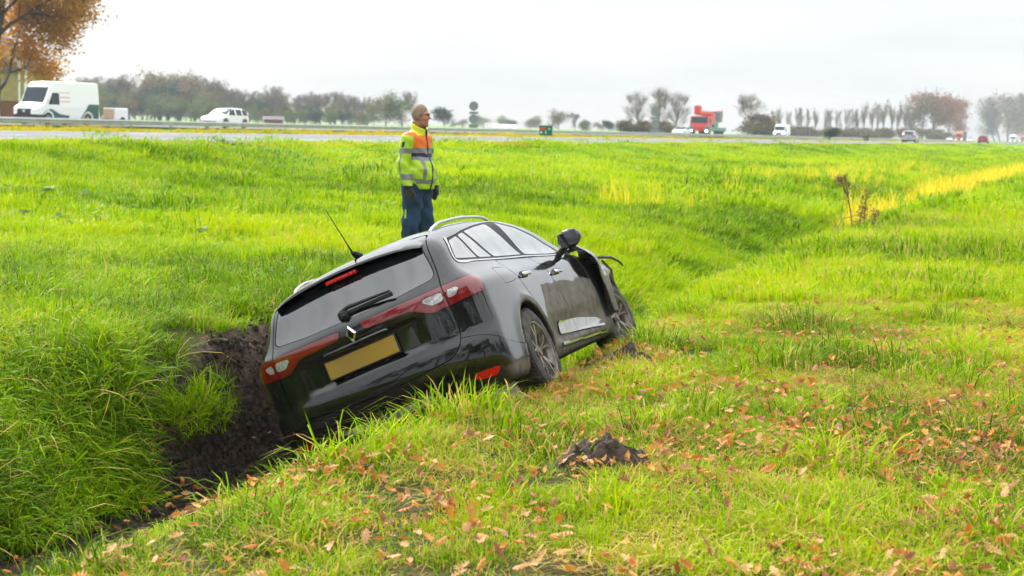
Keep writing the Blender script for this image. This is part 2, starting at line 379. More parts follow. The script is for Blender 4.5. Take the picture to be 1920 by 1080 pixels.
# ------------------------------------------------------------------ the crashed estate car
def tri(Q): return np.concatenate([Q[:, [0, 1, 2]], Q[:, [0, 2, 3]]])
def clip(V, T, g):
    """keep the part of a triangle mesh where g(x,y,z) < 0, cut exactly on g = 0"""
    G = g(V[:, 0], V[:, 1], V[:, 2]); s = G < 0; c = s[T].sum(1); keep = [T[c == 3]]; newV = [V]; n0 = len(V); cache = {}
    def mid(a, b):
        nonlocal n0
        k = np.stack([np.minimum(a, b), np.maximum(a, b)], 1); u, inv = np.unique(k, axis=0, return_inverse=True)
        ga, gb = G[u[:, 0]], G[u[:, 1]]; t = (ga / (ga - gb))[:, None]; newV.append(V[u[:, 0]] * (1 - t) + V[u[:, 1]] * t)
        r = n0 + inv.ravel(); n0 += len(u); return r
    for k, odd in ((1, True), (2, False)):
        P = T[c == k]
        if not len(P): continue
        j = np.argmax(s[P] == odd, 1); r = np.arange(len(P)); A, B, C = P[r, j], P[r, (j + 1) % 3], P[r, (j + 2) % 3]
        ab = mid(A, B); ac = mid(A, C)
        keep += [np.stack([A, ab, ac], 1)] if odd else [np.stack([ab, B, C], 1), np.stack([ab, C, ac], 1)]
    T2 = np.concatenate(keep); V2 = np.concatenate(newV)
    if not len(T2): return V2[:0], T2
    u, inv = np.unique(T2, return_inverse=True); return V2[u], inv.reshape(-1, 3)
def sdp(P):
    P = np.array(P, float)
    def f(a, b):
        d = np.full(a.shape, 1e9); ins = np.zeros(a.shape, bool)
        for i in range(len(P)):
            (x0, y0), (x1, y1) = P[i], P[(i + 1) % len(P)]; ex, ey = x1 - x0, y1 - y0; wx, wy = a - x0, b - y0
            t = np.clip((wx * ex + wy * ey) / (ex * ex + ey * ey + 1e-12), 0, 1); d = np.minimum(d, (wx - ex * t) ** 2 + (wy - ey * t) ** 2)
            cnd = (y0 > b) != (y1 > b); ins ^= cnd & (a < (x1 - x0) * (b - y0) / (y1 - y0 + 1e-12) + x0)
        return np.where(ins, -1, 1) * np.sqrt(d)
    return f
def rnd(P, r=.02, k=4):
    """round the corners of a polygon"""
    P = [np.array(p, float) for p in P]; o = []
    for i in range(len(P)):
        a, b, c = P[i - 1], P[i], P[(i + 1) % len(P)]; la, lc = np.linalg.norm(a - b), np.linalg.norm(c - b); q = min(r, la * .45, lc * .45)
        p0, p1 = b + (a - b) / la * q, b + (c - b) / lc * q
        for t in np.linspace(0, 1, k): o.append((1 - t) ** 2 * p0 + 2 * t * (1 - t) * b + t * t * p1)
    return o
CR = np.array([[.27080873, -.87127316, -.40932349], [.96218708, .23205013, .14264906], [-.02930273, -.43247638, .90116898]])
car = empty('crashed_car'); _m = Matrix.Identity(4)
for i in range(3):
    for j in range(3): _m[i][j] = CR[i, j]
_m.translation = (-.41778853, 10.23517346, -2.2316331 + CAMH); car.matrix_world = _m
tag(car, 'black muddy estate car tipped on its side in the ditch, front bumper torn off', 'car')

def paint_mat(name, col, mud=True, rough=.1):
    m = bpy.data.materials.new(name); m.use_nodes = True; t = m.node_tree; b = t.nodes['Principled BSDF']; L = t.links.new; N = t.nodes.new
    b.inputs['Coat Weight'].default_value = 1; b.inputs['Coat Roughness'].default_value = .02; b.inputs['Specular IOR Level'].default_value = .15
    tcn = N('ShaderNodeTexCoord'); sx = N('ShaderNodeSeparateXYZ'); L(tcn.outputs['Object'], sx.inputs[0])
    def nz(s, d=5, st=None):
        n = N('ShaderNodeTexNoise'); n.inputs['Scale'].default_value = s; n.inputs['Detail'].default_value = d
        if st: q = N('ShaderNodeMapping'); q.inputs['Scale'].default_value = st; L(tcn.outputs['Object'], q.inputs[0]); L(q.outputs[0], n.inputs['Vector'])
        else: L(tcn.outputs['Object'], n.inputs['Vector'])
        return n.outputs[0]
    def mr(s, a, c, lo=0, hi=1):
        r = N('ShaderNodeMapRange'); r.inputs[1].default_value = a; r.inputs[2].default_value = c; r.inputs[3].default_value = lo; r.inputs[4].default_value = hi; L(s, r.inputs[0]); return r.outputs[0]
    def mth(op, a, c):
        x = N('ShaderNodeMath'); x.operation = op
        for i, v in enumerate((a, c)):
            if isinstance(v, (int, float)): x.inputs[i].default_value = v
            else: L(v, x.inputs[i])
        return x.outputs[0]
    # splash height along the car: high on the doors, low at the rear corner
    hx = N('ShaderNodeFloatCurve') if False else None
    side = mr(sx.outputs[1], -.80, -.86)                                      # right-hand flank only (the flank that ploughed the bank)
    lvl = mth('ADD', mr(sx.outputs[0], .28, .62, .34, .77), mr(sx.outputs[0], 1.1, 2.3, 0, -.06))
    zz = mth('ADD', sx.outputs[2], mth('MULTIPLY', mth('SUBTRACT', nz(9, 6, (.35, 1, 1)), .5), .16))
    mask = mth('MULTIPLY', side, mr(mth('SUBTRACT', lvl, zz), -.012, .02))
    # arch lips and sill
    low = mr(mth('ADD', sx.outputs[2], mth('MULTIPLY', nz(5, 6), .18)), .50, .30)
    low = mth('MULTIPLY', low, mr(sx.outputs[0], -.55, -.2))
    ar = N('ShaderNodeVectorMath'); ar.operation = 'DISTANCE'; cb = N('ShaderNodeCombineXYZ'); L(sx.outputs[0], cb.inputs[0]); L(sx.outputs[2], cb.inputs[2]); L(cb.outputs[0], ar.inputs[0]); ar.inputs[1].default_value = (0, 0, .32)
    lip = mth('MULTIPLY', mr(mth('ADD', ar.outputs[1 if len(ar.outputs) > 1 else 0], mth('MULTIPLY', nz(7, 5), .10)), .50, .44), mth('MULTIPLY', mr(sx.outputs[0], -.30, -.05), mr(sx.outputs[2], .95, .8)))
    mask = mth('MAXIMUM', mask, mth('MAXIMUM', low, lip))
    fr = mth('MULTIPLY', mr(sx.outputs[0], 2.0, 2.3), mr(nz(6, 6), .40, .58, 0, .8)); mask = mth('MAXIMUM', mask, fr)
    mask = mth('MULTIPLY', mask, mr(nz(3.5, 7), .25, .5, .72, 1))
    spk = mr(nz(75, 3), .66, .74, 0, .75); spk = mth('MULTIPLY', spk, mr(nz(2.2, 3), .42, .62)); spk = mth('MULTIPLY', spk, mr(sx.outputs[0], -.9, .2, .35, 1))   # dried splashes
    film = mth('MULTIPLY', mr(nz(1.4, 5), .30, .80, .25, 1), mr(sx.outputs[0], -.75, .1, .01, .04))
    mask = mth('MINIMUM', mth('MAXIMUM', mask, mth('MAXIMUM', spk, film)), 1) if mud else film
    mc = N('ShaderNodeMixRGB'); mc.inputs[1].default_value = (.075, .062, .049, 1); mc.inputs[2].default_value = (.15, .127, .102, 1); L(mr(nz(11, 7), .35, .65), mc.inputs[0])
    x = N('ShaderNodeMixRGB'); x.inputs[1].default_value = (*col, 1); L(mc.outputs[0], x.inputs[2]); L(mask, x.inputs[0]); L(x.outputs[0], b.inputs['Base Color'])
    L(mr(mask, 0, 1, rough, .62), b.inputs['Roughness']); L(mr(mask, .05, .6, 1, 0.05), b.inputs['Coat Weight'])
    bp = N('ShaderNodeBump'); bp.inputs['Strength'].default_value = .35; bp.inputs['Distance'].default_value = .004; L(mth('MULTIPLY', mask, nz(40, 6)), bp.inputs['Height']); L(bp.outputs[0], b.inputs['Normal'])
    return m
M_paint = paint_mat('black_paint', (.006, .0065, .0075)); M_dirtyblack = paint_mat('black_plastic', (.012, .012, .013), True, .35)
M_glass = mat('dark_glass', (.010, .013, .015), .03, spec=1, coat=1, noise=(30, (.06, .06, .055), .62, .8))
M_sideglass = mat('side_glass_dust_and_sheen', (.012, .014, .015), .04, spec=1, coat=1, noise=(7, (.30, .305, .31), .25, .80))  # pale film paints the sky's bright reflection into the colour, over light dust
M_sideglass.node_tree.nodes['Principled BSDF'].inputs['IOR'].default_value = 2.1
M_black = mat('matt_black', (.008, .008, .009), .7); M_rubber = mat('rubber', (.018, .017, .016), .75, noise=(9, (.09, .075, .06), .45, .65), bump=(60, .3, .004))
M_chrome = mat('chrome', (.75, .76, .78), .12, 1); M_trim = mat('satin_trim', (.55, .56, .58), .25, 1)
M_red = mat('red_lens', (.17, .002, .005), .06, coat=1, spec=.6, noise=(55, (.24, .004, .006), .52, .66)); M_redb = mat('reflector_red', (.75, .006, .006), .2, coat=1, noise=(160, (.45, .002, .002), .4, .6))
M_clear = mat('clear_lens', (.62, .62, .64), .12, .35, coat=1, noise=(70, (.30, .30, .32), .4, .65)); M_rimm = mat('muddy_alloy', (.27, .245, .215), .5, .3, noise=(9, (.10, .078, .058), .40, .58))
M_yell = mat('plate_yellow', (.36, .23, .02), .5, noise=(4, (.28, .18, .03), .3, .7)); M_silver = mat('silver_plastic', (.33, .34, .36), .35, .4, noise=(9, (.10, .09, .08), .5, .75))

HV, HQ = nets(body, (-1.1, -1.0, .1), (3.75, .05, 1.6), .02); HT = tri(HQ); HV, HT = clip(HV, HT, lambda x, y, z: y)
def nrm(V):
    g = grad(body, V, 2e-3); return g / np.maximum(np.linalg.norm(g, axis=1, keepdims=True), 1e-9)
def mir(V, T): return V * np.array([1, -1, 1]), T[:, ::-1]
def both(name, V, T, m, parent=car, off=0, labels=None):
    """a pair of alike parts, right and left"""
    N = nrm(V); V = V + N * off; r = []
    for k in (0, 1):
        o = mk(name, V * ([1, -1, 1] if k else 1), T[:, ::-1] if k else T, m, parent, N=N * ([1, -1, 1] if k else 1)); r.append(o)
    return r
def centre(name, V, T, m, parent=car, off=0):
    N = nrm(V); V = V + N * off; V2, T2 = mir(V, T)
    return mk(name, np.concatenate([V, V2]), np.concatenate([T, T2 + len(V)]), m, parent, N=np.concatenate([N, N * [1, -1, 1]]))
cur = (HV, HT)
def take(g, gap=.005):
    global cur
    ins = clip(*cur, lambda x, y, z: g(x, y, z) + gap / 2); cur = clip(*cur, lambda x, y, z: -(g(x, y, z) - gap / 2)); return ins
S_ = lambda x, y: np.abs(y) + x + .975
# shell under the panels so the shut lines read dark
shell = centre('inner_shell', *clip(HV, HT, lambda x, y, z: x - 3.05), M_black, off=-.014)
p_tl = sdp(rnd([(.075, .955), (.105, .900), (.455, .892), (.63, .822), (.80, .826), (1.15, .842), (1.20, .915), (1.175, .968), (.78, .966), (.55, .963)], .02))
p_c1 = sdp([(.545, .928), (.755, .934), (.763, .872), (.645, .869)]); p_c2 = sdp([(.80, .934), (.935, .928), (.875, .878), (.80, .876)])
p_tg = sdp(rnd([(-.1, .455), (.31, .475), (.57, .497), (.65, .565), (.668, .66), (.668, .84), (.662, .97), (.64, 1.135), (.605, 1.30), (.58, 1.36), (-.1, 1.41)], .05))
p_rg = sdp(rnd([(-.2, 1.004), (.35, 1.012), (.60, 1.035), (.632, 1.06), (.612, 1.15), (.575, 1.27), (.50, 1.315), (-.2, 1.335)], .03))
back = lambda x: x + .45
rear = lambda p: (lambda x, y, z: np.maximum(p(np.abs(y), z), back(x)))
srd = lambda p: (lambda x, y, z: np.maximum(p(S_(x, y), z), back(x)))
c1 = take(srd(p_c1), .002); c2 = take(srd(p_c2), .002); tl = take(srd(p_tl), .003)
tl_in = clip(*tl, lambda x, y, z: p_tg(np.abs(y), z) + .003); tl_out = clip(*tl, lambda x, y, z: -(p_tg(np.abs(y), z) - .003))
rg = take(rear(p_rg), .006); tg = take(rear(p_tg), .008)
tailgate = centre('tailgate', *tg, M_paint)
rwin = centre('rear_window', *rg, M_glass, tailgate, off=-.004)
for a, b_, lens in zip(both('taillight', *tl_out, M_red, off=.004), both('taillight', *tl_in, M_red, tailgate, off=.004), (0, 1)):
    pass
both('reverse_light', *c1, M_clear, tailgate, off=.003); both('indicator_light', *c2, M_clear, off=.003)
zb_ = curve([(-.2, .63), (.70, .605), (.93, .575), (1.07, .53), (1.29, .458), (1.7, .38)], .01)
p_rf = sdp(rnd([(.745, .350), (.80, .352), (1.03, .345), (.985, .292), (.80, .300)], .012)); p_df = sdp(rnd([(-.1, .282), (.31, .278), (.36, .312), (.34, .335), (-.1, .322)], .01))
rf = take(srd(p_rf), .002); df = take(lambda x, y, z: np.maximum(p_df(np.abs(y), z), back(x)), .003)
p_bl = lambda x, y, z: np.maximum(z - (.375 - .05 * sstep(.55, .8, S_(x, y)) + .10 * np.exp(-((S_(x, y) - .60) / .12) ** 2) * 0), x + .36)
bl = take(p_bl, .004); bp_ = take(lambda x, y, z: np.maximum(z - zb_(S_(x, y)), x + .355), .006)
bumper = centre('rear_bumper', *bp_, M_paint, off=.006); centre('bumper_valance', *bl, M_dirtyblack, bumper); centre('diffuser_strip', *df, M_silver, bumper, off=.006); both('reflector', *rf, M_redb, bumper, off=.006)
# side: windows, pillars, doors
DLO = [(-.568, 1.109), (-.52, 1.18), (-.429, 1.282), (-.216, 1.304), (-.02, 1.330), (.35, 1.365), (.695, 1.385), (.95, 1.394), (1.343, 1.315), (1.62, 1.215), (1.90, 1.065), (1.93, .995), (1.572, 1.005), (.927, 1.043), (.22, 1.063), (-.13, 1.079), (-.48, 1.098)]
p_dlo = sdp(rnd(DLO, .03))
sidef = lambda p: (lambda x, y, z: np.maximum(p(x, z), (.52 - np.abs(y))))
def wpoly(P): return take(sidef(sdp(rnd(P, .02))), .001)
qw = wpoly([(-.535, 1.123), (-.42, 1.262), (-.218, 1.290), (-.150, 1.098)])
rw = wpoly([(-.105, 1.094), (-.175, 1.296), (-.02, 1.318), (.01, 1.32), (.21, 1.085)]) if False else wpoly([(-.108, 1.096), (-.178, 1.295), (-.035, 1.315), (.165, 1.084)])
rd = wpoly([(.225, 1.082), (.020, 1.322), (.35, 1.352), (.69, 1.371), (.905, 1.060)])
fd = wpoly([(1.0, 1.056), (.955, 1.378), (1.33, 1.302), (1.61, 1.203), (1.84, 1.078), (1.86, 1.015), (1.57, 1.02)])
pil = take(sidef(p_dlo), .002)
chr_ = take(lambda x, y, z: np.maximum(np.maximum(p_dlo(x, z) - (.015 + .010 * sstep(-.3, -.45, x)), .52 - np.abs(y)), np.minimum(z - (1.02 + .075 * sstep(1.6, -.2, x)) , x + .425)), .001)
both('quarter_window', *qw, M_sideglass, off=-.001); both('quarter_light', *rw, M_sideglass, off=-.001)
both('window_pillar', *pil, M_black, off=-.003); both('chrome_strip', *chr_, M_trim, off=.004)
p_fu = sdp(rnd([(-.215, .985), (.06, .972), (.05, .86), (-.09, .848), (-.25, .847), (-.28, .93)], .04))
fu = take(sidef(p_fu), .004); both('fuel_flap', *fu, M_paint)
p_mo = sdp(rnd([(.70, .478), (.655, .375), (2.05, .300), (2.09, .345), (1.90, .395), (1.25, .452)], .04)); p_cs = sdp(rnd([(.60, .312), (.585, .290), (2.15, .240), (2.16, .262)], .006))
mo = take(sidef(p_mo), .002); cs = take(sidef(p_cs), .002)
p_rdo = sdp(rnd([(.14, 1.05), (.08, .93), (.21, .76), (.345, .62), (.43, .45), (.45, .285), (1.20, .262), (1.155, .48), (1.045, .75), (.965, .93), (.95, 1.02)], .03))
p_fdo = sdp(rnd([(.955, 1.02), (.97, .93), (1.05, .75), (1.16, .48), (1.205, .262), (2.24, .232), (2.22, .46), (2.135, .79), (2.06, .96), (1.94, .985), (1.57, .998)], .03))
rdo = take(sidef(p_rdo), .008); fdo = take(sidef(p_fdo), .008)
rdoors = both('rear_door', *rdo, M_paint); fdoors = both('front_door', *fdo, M_paint)
def child_pair(name, VT, m, parents, off=0):
    V, T = VT; N = nrm(V); V = V + N * off
    for k, p in enumerate(parents): mk(name, V * ([1, -1, 1] if k else 1), T[:, ::-1] if k else T, m, p, N=N * ([1, -1, 1] if k else 1))
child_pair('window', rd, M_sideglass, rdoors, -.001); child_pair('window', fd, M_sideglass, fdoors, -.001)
m1 = clip(*mo, lambda x, y, z: x - (1.165 + (.48 - z) * .22)); m2 = clip(*mo, lambda x, y, z: -(x - (1.171 + (.48 - z) * .22)))
M_doorsheen = mat('door_sky_sheen', (.30, .295, .285), .22, .7, coat=.8, noise=(14, (.13, .115, .095), .5, .7))  # silvery colour stands in for sky reflected in the lower door; blotches are mud
child_pair('door_sky_sheen', m1, M_doorsheen, rdoors, .012); child_pair('door_sky_sheen', m2, M_doorsheen, fdoors, .012)
both('sill_trim', *cs, M_trim, off=.012)
def handle(x, z, yv):
    b = MB(); b.bbox((x, yv - .028, z), (.20, .022, .030), .010); b.bbox((x - .075, yv - .012, z), (.03, .03, .026), .006); b.bbox((x + .075, yv - .012, z), (.03, .03, .026), .006)
    return b
for x, z, ps in ((.315, .880, rdoors), (1.205, .842, fdoors)):
    for k, p in enumerate(ps):
        s = -1 if k == 0 else 1; b = MB(); yv = .885
        b.bbox((x, s * (yv + .030), z), (.20, .022, .032), .010); b.box((x - .075, s * (yv + .014), z), (.03, .034, .026)); b.box((x + .075, s * (yv + .014), z), (.03, .034, .026))
        h = b.build('door_handle', M_trim, p, True); MB().bbox((x, s * (yv + .004), z), (.15, .02, .055), .01).build('handle_recess', M_black, p)
# front: windscreen, bonnet, bent wing, broken nose
ws = take(lambda x, y, z: np.maximum(np.maximum(1.66 + .10 * y * y - x, x - (2.44 - .25 * y * y)), np.abs(y) - (.60 + .16 * (x - 1.6))), .01)
centre('windscreen', *ws, M_glass, off=-.004)
bn = take(lambda x, y, z: np.maximum(np.maximum(2.50 - .25 * y * y - x, .60 - z), np.maximum(np.abs(y) - (.76 - .10 * (x - 2.4)), x - 3.38)), .01)
bonnet = centre('bonnet', *bn, M_paint)
fw_ = take(lambda x, y, z: np.maximum(np.maximum(2.06 + .0 * z - x + .22 * np.clip(.96 - z, -.1, 1) ** 1.0 * .75, x - (3.12 + .10 * np.sin(z * 23) + .05 * np.sin(z * 61 + y * 20))), np.maximum(.34 - z + .25 * np.clip(2.34 - x, 0, 1), z - 1.05)), .012)
V, T = fw_; N = nrm(V)
for k in (0, 1):
    Vk = V.copy(); Nk = N.copy()
    if k == 0:   # right wing bent outwards
        a = math.radians(5.5); c0 = np.array([3.02, -.80, .75]); R = np.array([[math.cos(a), -math.sin(a), 0], [math.sin(a), math.cos(a), 0], [0, 0, 1]])
        amt = sstep(3.1, 2.6, Vk[:, 0])[:, None]; W2 = (Vk - c0) @ R.T + c0 + np.array([.06, 0, .015]); Vk = Vk * (1 - amt) + W2 * amt
        Vk[:, 1] -= .03 * np.sin(Vk[:, 0] * 9) * np.exp(-((Vk[:, 2] - .85) / .12) ** 2); Nk = None
    else: Vk = Vk * [1, -1, 1]; Nk = Nk * [1, -1, 1]
    o = mk('front_wing', Vk, T[:, ::-1] if k else T, M_paint, car, N=Nk)
    so = o.modifiers.new('thick', 'SOLIDIFY'); so.thickness = .012; so.offset = -1 if k == 0 else -1
# torn nose stays behind the wings: dark crash structure
nose = clip(*cur, lambda x, y, z: np.maximum(2.3 - x, x - 3.2)); cur = clip(*cur, lambda x, y, z: x - 2.5)
centre('engine_bay', *nose, M_black, off=-.03)
br = MB(); br.tube([(3.05, -.78, .90), (3.15, -.84, .885), (3.30, -.90, .85), (3.42, -.93, .79), (3.46, -.94, .74)], [.012, .016, .014, .012, .008], 6); br.box((3.22, -.80, .72), (.18, .05, .22)); br.tube([(3.2, -.83, .86), (3.28, -.86, .74), (3.30, -.82, .6)], .012, 5)
br.build('broken_headlight_bracket', M_dirtyblack, car)
for _xa in (0, 2.712): arch = take(lambda x, y, z: np.hypot(x - _xa, z - .325) - .3645, .0); both('wheel_arch_liner', *arch, M_black)
und = take(lambda x, y, z: z - .225, .0); centre('underbody', *und, M_black)
centre('body_shell', *cur, M_paint)
# roof spoiler over the rear window, brake light, antenna, rails
sV = []; sF = []; NY = 25; prof = [(-.44, .004), (-.60, .016), (-.73, .022), (-.785, .018), (-.792, .006), (-.77, -.006), (-.66, -.008), (-.50, -.02)]
for i in range(NY):
    y = -.585 + 1.17 * i / (NY - 1); e = abs(y) / .585
    for px, pz in prof:
        zt = float(T_(np.array(-.44 + (px + .44) * .80))) - .055 * (y / .62) ** 2; xx = px + .055 * e ** 2.2 + .03 * e ** 10; zz_ = zt + pz * (1 - .5 * e ** 6) - .010 * e ** 8
        sV.append((xx, y, zz_))
n = len(prof)
for i in range(NY - 1):
    for k in range(n): sF.append((i * n + k, i * n + (k + 1) % n, (i + 1) * n + (k + 1) % n, (i + 1) * n + k))
b = MB(); b.add(sV, sF + [tuple(range(n)), tuple(range((NY - 1) * n, NY * n))[::-1]]); spo = b.build('roof_spoiler', M_paint, tailgate, True)
b = MB()
for y in np.linspace(-.105, .105, 8): b.bbox((-.765 + .055 * (y / .585) ** 2, y, 1.296), (.05, .0285, .026), .004)
b.build('brake_light', M_redb, spo, True)
b = MB(); b.tube([(-.30, 0, 1.425), (-.36, 0, 1.447), (-.41, 0, 1.462)], [.030, .024, .012], 10); b.build('antenna_base', M_black, car, True)
b = MB(); b.tube([(-.395, 0, 1.45), (-.43, .003, 1.54), (-.53, .012, 1.79)], [.009, .0045, .003], 6); b.build('antenna', M_black, car, True)
for s in (-1, 1):
    b = MB(); P = []; R = []
    for i, x in enumerate(np.linspace(-.33, 1.18, 26)):
        e = min(i, 25 - i) / 4.0; y0 = .575 - .02 * ((x - .4) / .8) ** 2; zt = float(T_(np.array(x))) - .055 * (y0 / .62) ** 2; P.append((x, s * y0, zt + .034 * min(1, e) ** .6 - .005)); R.append(.0115 if 0 < i < 25 else .009)
    b.tube(P, R, 10); b.build('roof_rail', M_trim, car, True)
# rear wiper, badge, plate, tow bar
def on_rear(y, z, off=0): return float(xr_(np.array(z)) + .16 * y * y + .22 * y ** 4) - off
b = MB(); b.tube([(on_rear(.02, 1.03, .02), .02, 1.03), (on_rear(.03, 1.07, .03), .03, 1.07), (on_rear(-.02, 1.085, .035), -.02, 1.085), (on_rear(-.33, 1.075, .025), -.33, 1.075)], [.022, .020, .016, .008], 8)
b.bbox((on_rear(.03, 1.045, .018), .03, 1.045), (.04, .07, .07), .015); b.box((on_rear(-.17, 1.052, .02), -.17, 1.052), (.014, .36, .022)); wip = b.build('rear_wiper', M_black, tailgate, True)
b = MB(); x0 = on_rear(0, .9, .014); dm = [(0, .062), (.041, 0), (0, -.062), (-.041, 0)]; di = [(.0, .034), (.020, 0), (0, -.034), (-.020, 0)]
V = [(x0, y, .905 + z) for y, z in dm] + [(x0 - .012, y * .72, .905 + z * .74) for y, z in dm] + [(x0, y, .905 + z) for y, z in di] + [(x0 + .02, y, .905 + z) for y, z in dm]
F = [(i, (i + 1) % 4, 4 + (i + 1) % 4, 4 + i) for i in range(4)] + [(4 + i, 4 + (i + 1) % 4, 8 + (i + 1) % 4, 8 + i) for i in range(4)] + [(12 + i, 12 + (i + 1) % 4, (i + 1) % 4, i) for i in range(4)]
b.add(V, F); b.build('diamond_badge', M_chrome, tailgate)
b = MB(); b.bbox((on_rear(0, .735, -.006), 0, .735), (.018, .53, .12), .004, Matrix.Rotation(0, 3, 'Y')); pl = b.build('number_plate', M_yell, tailgate); MB().bbox((on_rear(0, .735, -.012), 0, .735), (.018, .55, .14), .006).build('plate_holder', M_black, tailgate)
MB().bbox((on_rear(0, .838, -.004), 0, .838), (.05, .50, .035), .012).build('tailgate_grip', M_paint, tailgate, True)
b = MB(); b.tube([(-.86, .0, .27), (-.98, 0, .25), (-1.05, 0, .26), (-1.06, 0, .31)], [.022, .022, .02, .016], 8); b.lathe([(0, -.02), (.026, -.012), (.026, .012), (0, .02)], 12, 'z', (-1.06, 0, .33)); b.bbox((-.97, .09, .235), (.03, .09, .05), .006); b.build('tow_bar', M_dirtyblack, bumper, True)
# mirrors
for s in (-1, 1):
    def mirf(x, y, z, s=s):
        yy = y * s; q = np.sqrt(((x - 1.77) / .085) ** 2 + ((yy - .965) / .105) ** 2 + ((z - 1.075) / .080) ** 2) - 1
        return np.maximum(q * .085, -(x - 1.725) * .9) if True else q
    lo, hi = (1.68, (-1.12 if s < 0 else .80), .94), (1.94, (-.80 if s < 0 else 1.12), 1.2)
    Vm, Qm = nets(mirf, lo, hi, .014); mo_ = mk('door_mirror', Vm, Qm, M_paint, car)
    MB().bbox((1.727, s * .965, 1.075), (.008, .165, .12), .003).build('mirror_glass', M_glass, mo_); MB().tube([(1.80, s * .79, .985), (1.80, s * .85, 1.0), (1.80, s * .91, 1.035)], [.032, .030, .03], 8).build('mirror_foot', M_black, mo_, True)
# wheels
def wheel(x, s, steer=0, dz=0):
    t = empty('wheel', parent=car); t.location = (x, s * .80, .318 + dz); t.rotation_euler = (0, 0, steer)
    o = s
    b = MB(); b.lathe([(.215, -.085 * o), (.222, -.10 * o), (.27, -.105 * o), (.305, -.098 * o), (.318, -.075 * o), (.3185, 0), (.318, .075 * o), (.305, .098 * o), (.27, .107 * o), (.235, .104 * o), (.218, .10 * o), (.213, .08 * o)], 48); 
    for k in range(60):
        a = 2 * math.pi * k / 60
        for sy in (-.05, .05): b.box((.319 * math.cos(a), sy, .319 * math.sin(a)), (.012, .08, .014), Matrix.Rotation(-a, 3, 'Y') @ Matrix.Rotation(.4 * (1 if sy > 0 else -1), 3, 'X'))
    b.build('tyre', M_rubber, t, True)
    b = MB(); b.lathe([(.214, -.08 * o), (.20, -.07 * o), (.195, .05 * o), (.212, .088 * o), (.219, .098 * o), (.219, .104 * o), (.208, .100 * o), (.203, .08 * o), (.19, .06 * o)], 48); rim = b.build('rim', M_rimm, t, True)
    b = MB(); b.lathe([(.0, .076 * o), (.03, .078 * o), (.036, .068 * o), (.055, .064 * o), (.06, .03 * o)], 24); b.build('hub', M_rimm, rim, True)
    for k in range(5):
        b = MB(); a = 2 * math.pi * k / 5 + .3
        for da in (-.17, .17):
            def pt(r, w, h): return (r * math.cos(a + w), h * o, r * math.sin(a + w))
            V = []
            for r, w, hw, h in ((.05, da * .4, .20, .068), (.12, da * .75, .085, .086), (.20, da * 1.35, .06, .090)):
                V += [pt(r, w - hw * .8, h), pt(r, w + hw * .8, h), pt(r, w + hw, h - .03), pt(r, w - hw, h - .03)]
            b.add(V, [(4 * i + j, 4 * i + (j + 1) % 4, 4 * i + 4 + (j + 1) % 4, 4 * i + 4 + j) for i in range(2) for j in range(4)])
        b.build('spoke', M_rimm, rim, True)
    b = MB(); b.lathe([(0, .02 * o), (.15, .022 * o), (.152, .008 * o), (0, .006 * o)], 32); b.build('brake_disc', mat('brake_steel', (.12, .10, .09), .5, .8) if 'brake_steel' not in bpy.data.materials else bpy.data.materials['brake_steel'], t, True)
    return t
wheel(0, -1); wheel(0, 1); wheel(2.712, -1, math.radians(-9)); wheel(2.712, 1, math.radians(-9))
# ------------------------------------------------------------------ the man in the high-visibility jacket
def ell(x, y, z, c, r):
    k0 = np.sqrt(((x - c[0]) / r[0]) ** 2 + ((y - c[1]) / r[1]) ** 2 + ((z - c[2]) / r[2]) ** 2)
    return (k0 - 1) * min(r) * (.5 + .5 * max(r) / min(r)) * .8
def cap(x, y, z, a, b, r0, r1):
    a = np.array(a, float); b = np.array(b, float); d = b - a; L2 = d @ d
    t = np.clip(((x - a[0]) * d[0] + (y - a[1]) * d[1] + (z - a[2]) * d[2]) / L2, 0, 1)
    return np.sqrt((x - a[0] - d[0] * t) ** 2 + (y - a[1] - d[1] * t) ** 2 + (z - a[2] - d[2] * t) ** 2) - (r0 + (r1 - r0) * t)
def un(k, *fs):
    g = fs[0]
    for f in fs[1:]: g = smin(g, f, k)
    return g
HT_ = math.radians(22)        # head turned back towards his left
def headf(x, y, z):
    cx, cy = .03, 0; c, s = math.cos(HT_), math.sin(HT_); X = (x - cx) * c + (y - cy) * s; Y = -(x - cx) * s + (y - cy) * c
    g = un(.03, ell(X, Y, z, (-.012, 0, 1.722), (.098, .078, .105)), ell(X, Y, z, (.018, 0, 1.675), (.075, .066, .105)), ell(X, Y, z, (.040, 0, 1.612), (.052, .050, .042)))
    g = smin(g, ell(X, Y, z, (.087, 0, 1.722), (.022, .052, .014)), .02)                          # brow
    g = smin(g, cap(X, Y, z, (.088, 0, 1.712), (.116, 0, 1.672), .009, .015), .014)               # nose
    g = smin(g, ell(X, Y, z, (.083, 0, 1.630), (.016, .026, .008)), .008); g = smin(g, ell(X, Y, z, (.080, 0, 1.615), (.015, .024, .007)), .007)   # lips
    g = smin(g, ell(X, Y, z, (.074, 0, 1.588), (.022, .026, .018)), .02)                           # chin
    for sy in (-1, 1):
        g = smax(g, -ell(X, Y, z, (.098, sy * .033, 1.703), (.018, .018, .012)), .012)             # eye sockets
        g = smin(g, ell(X, Y, z, (.068, sy * .042, 1.668), (.03, .024, .022)), .025)                # cheeks
        e = ell(X, Y, z, (-.012, sy * .080, 1.685), (.020, .010, .034)); g = smin(g, e, .006)
        g = smax(g, -ell(X, Y, z, (-.006, sy * .090, 1.687), (.010, .006, .020)), .006)
    g = smin(g, cap(x, y, z, (-.03, 0, 1.46), (.005, 0, 1.60), .068, .060), .03)
    return g
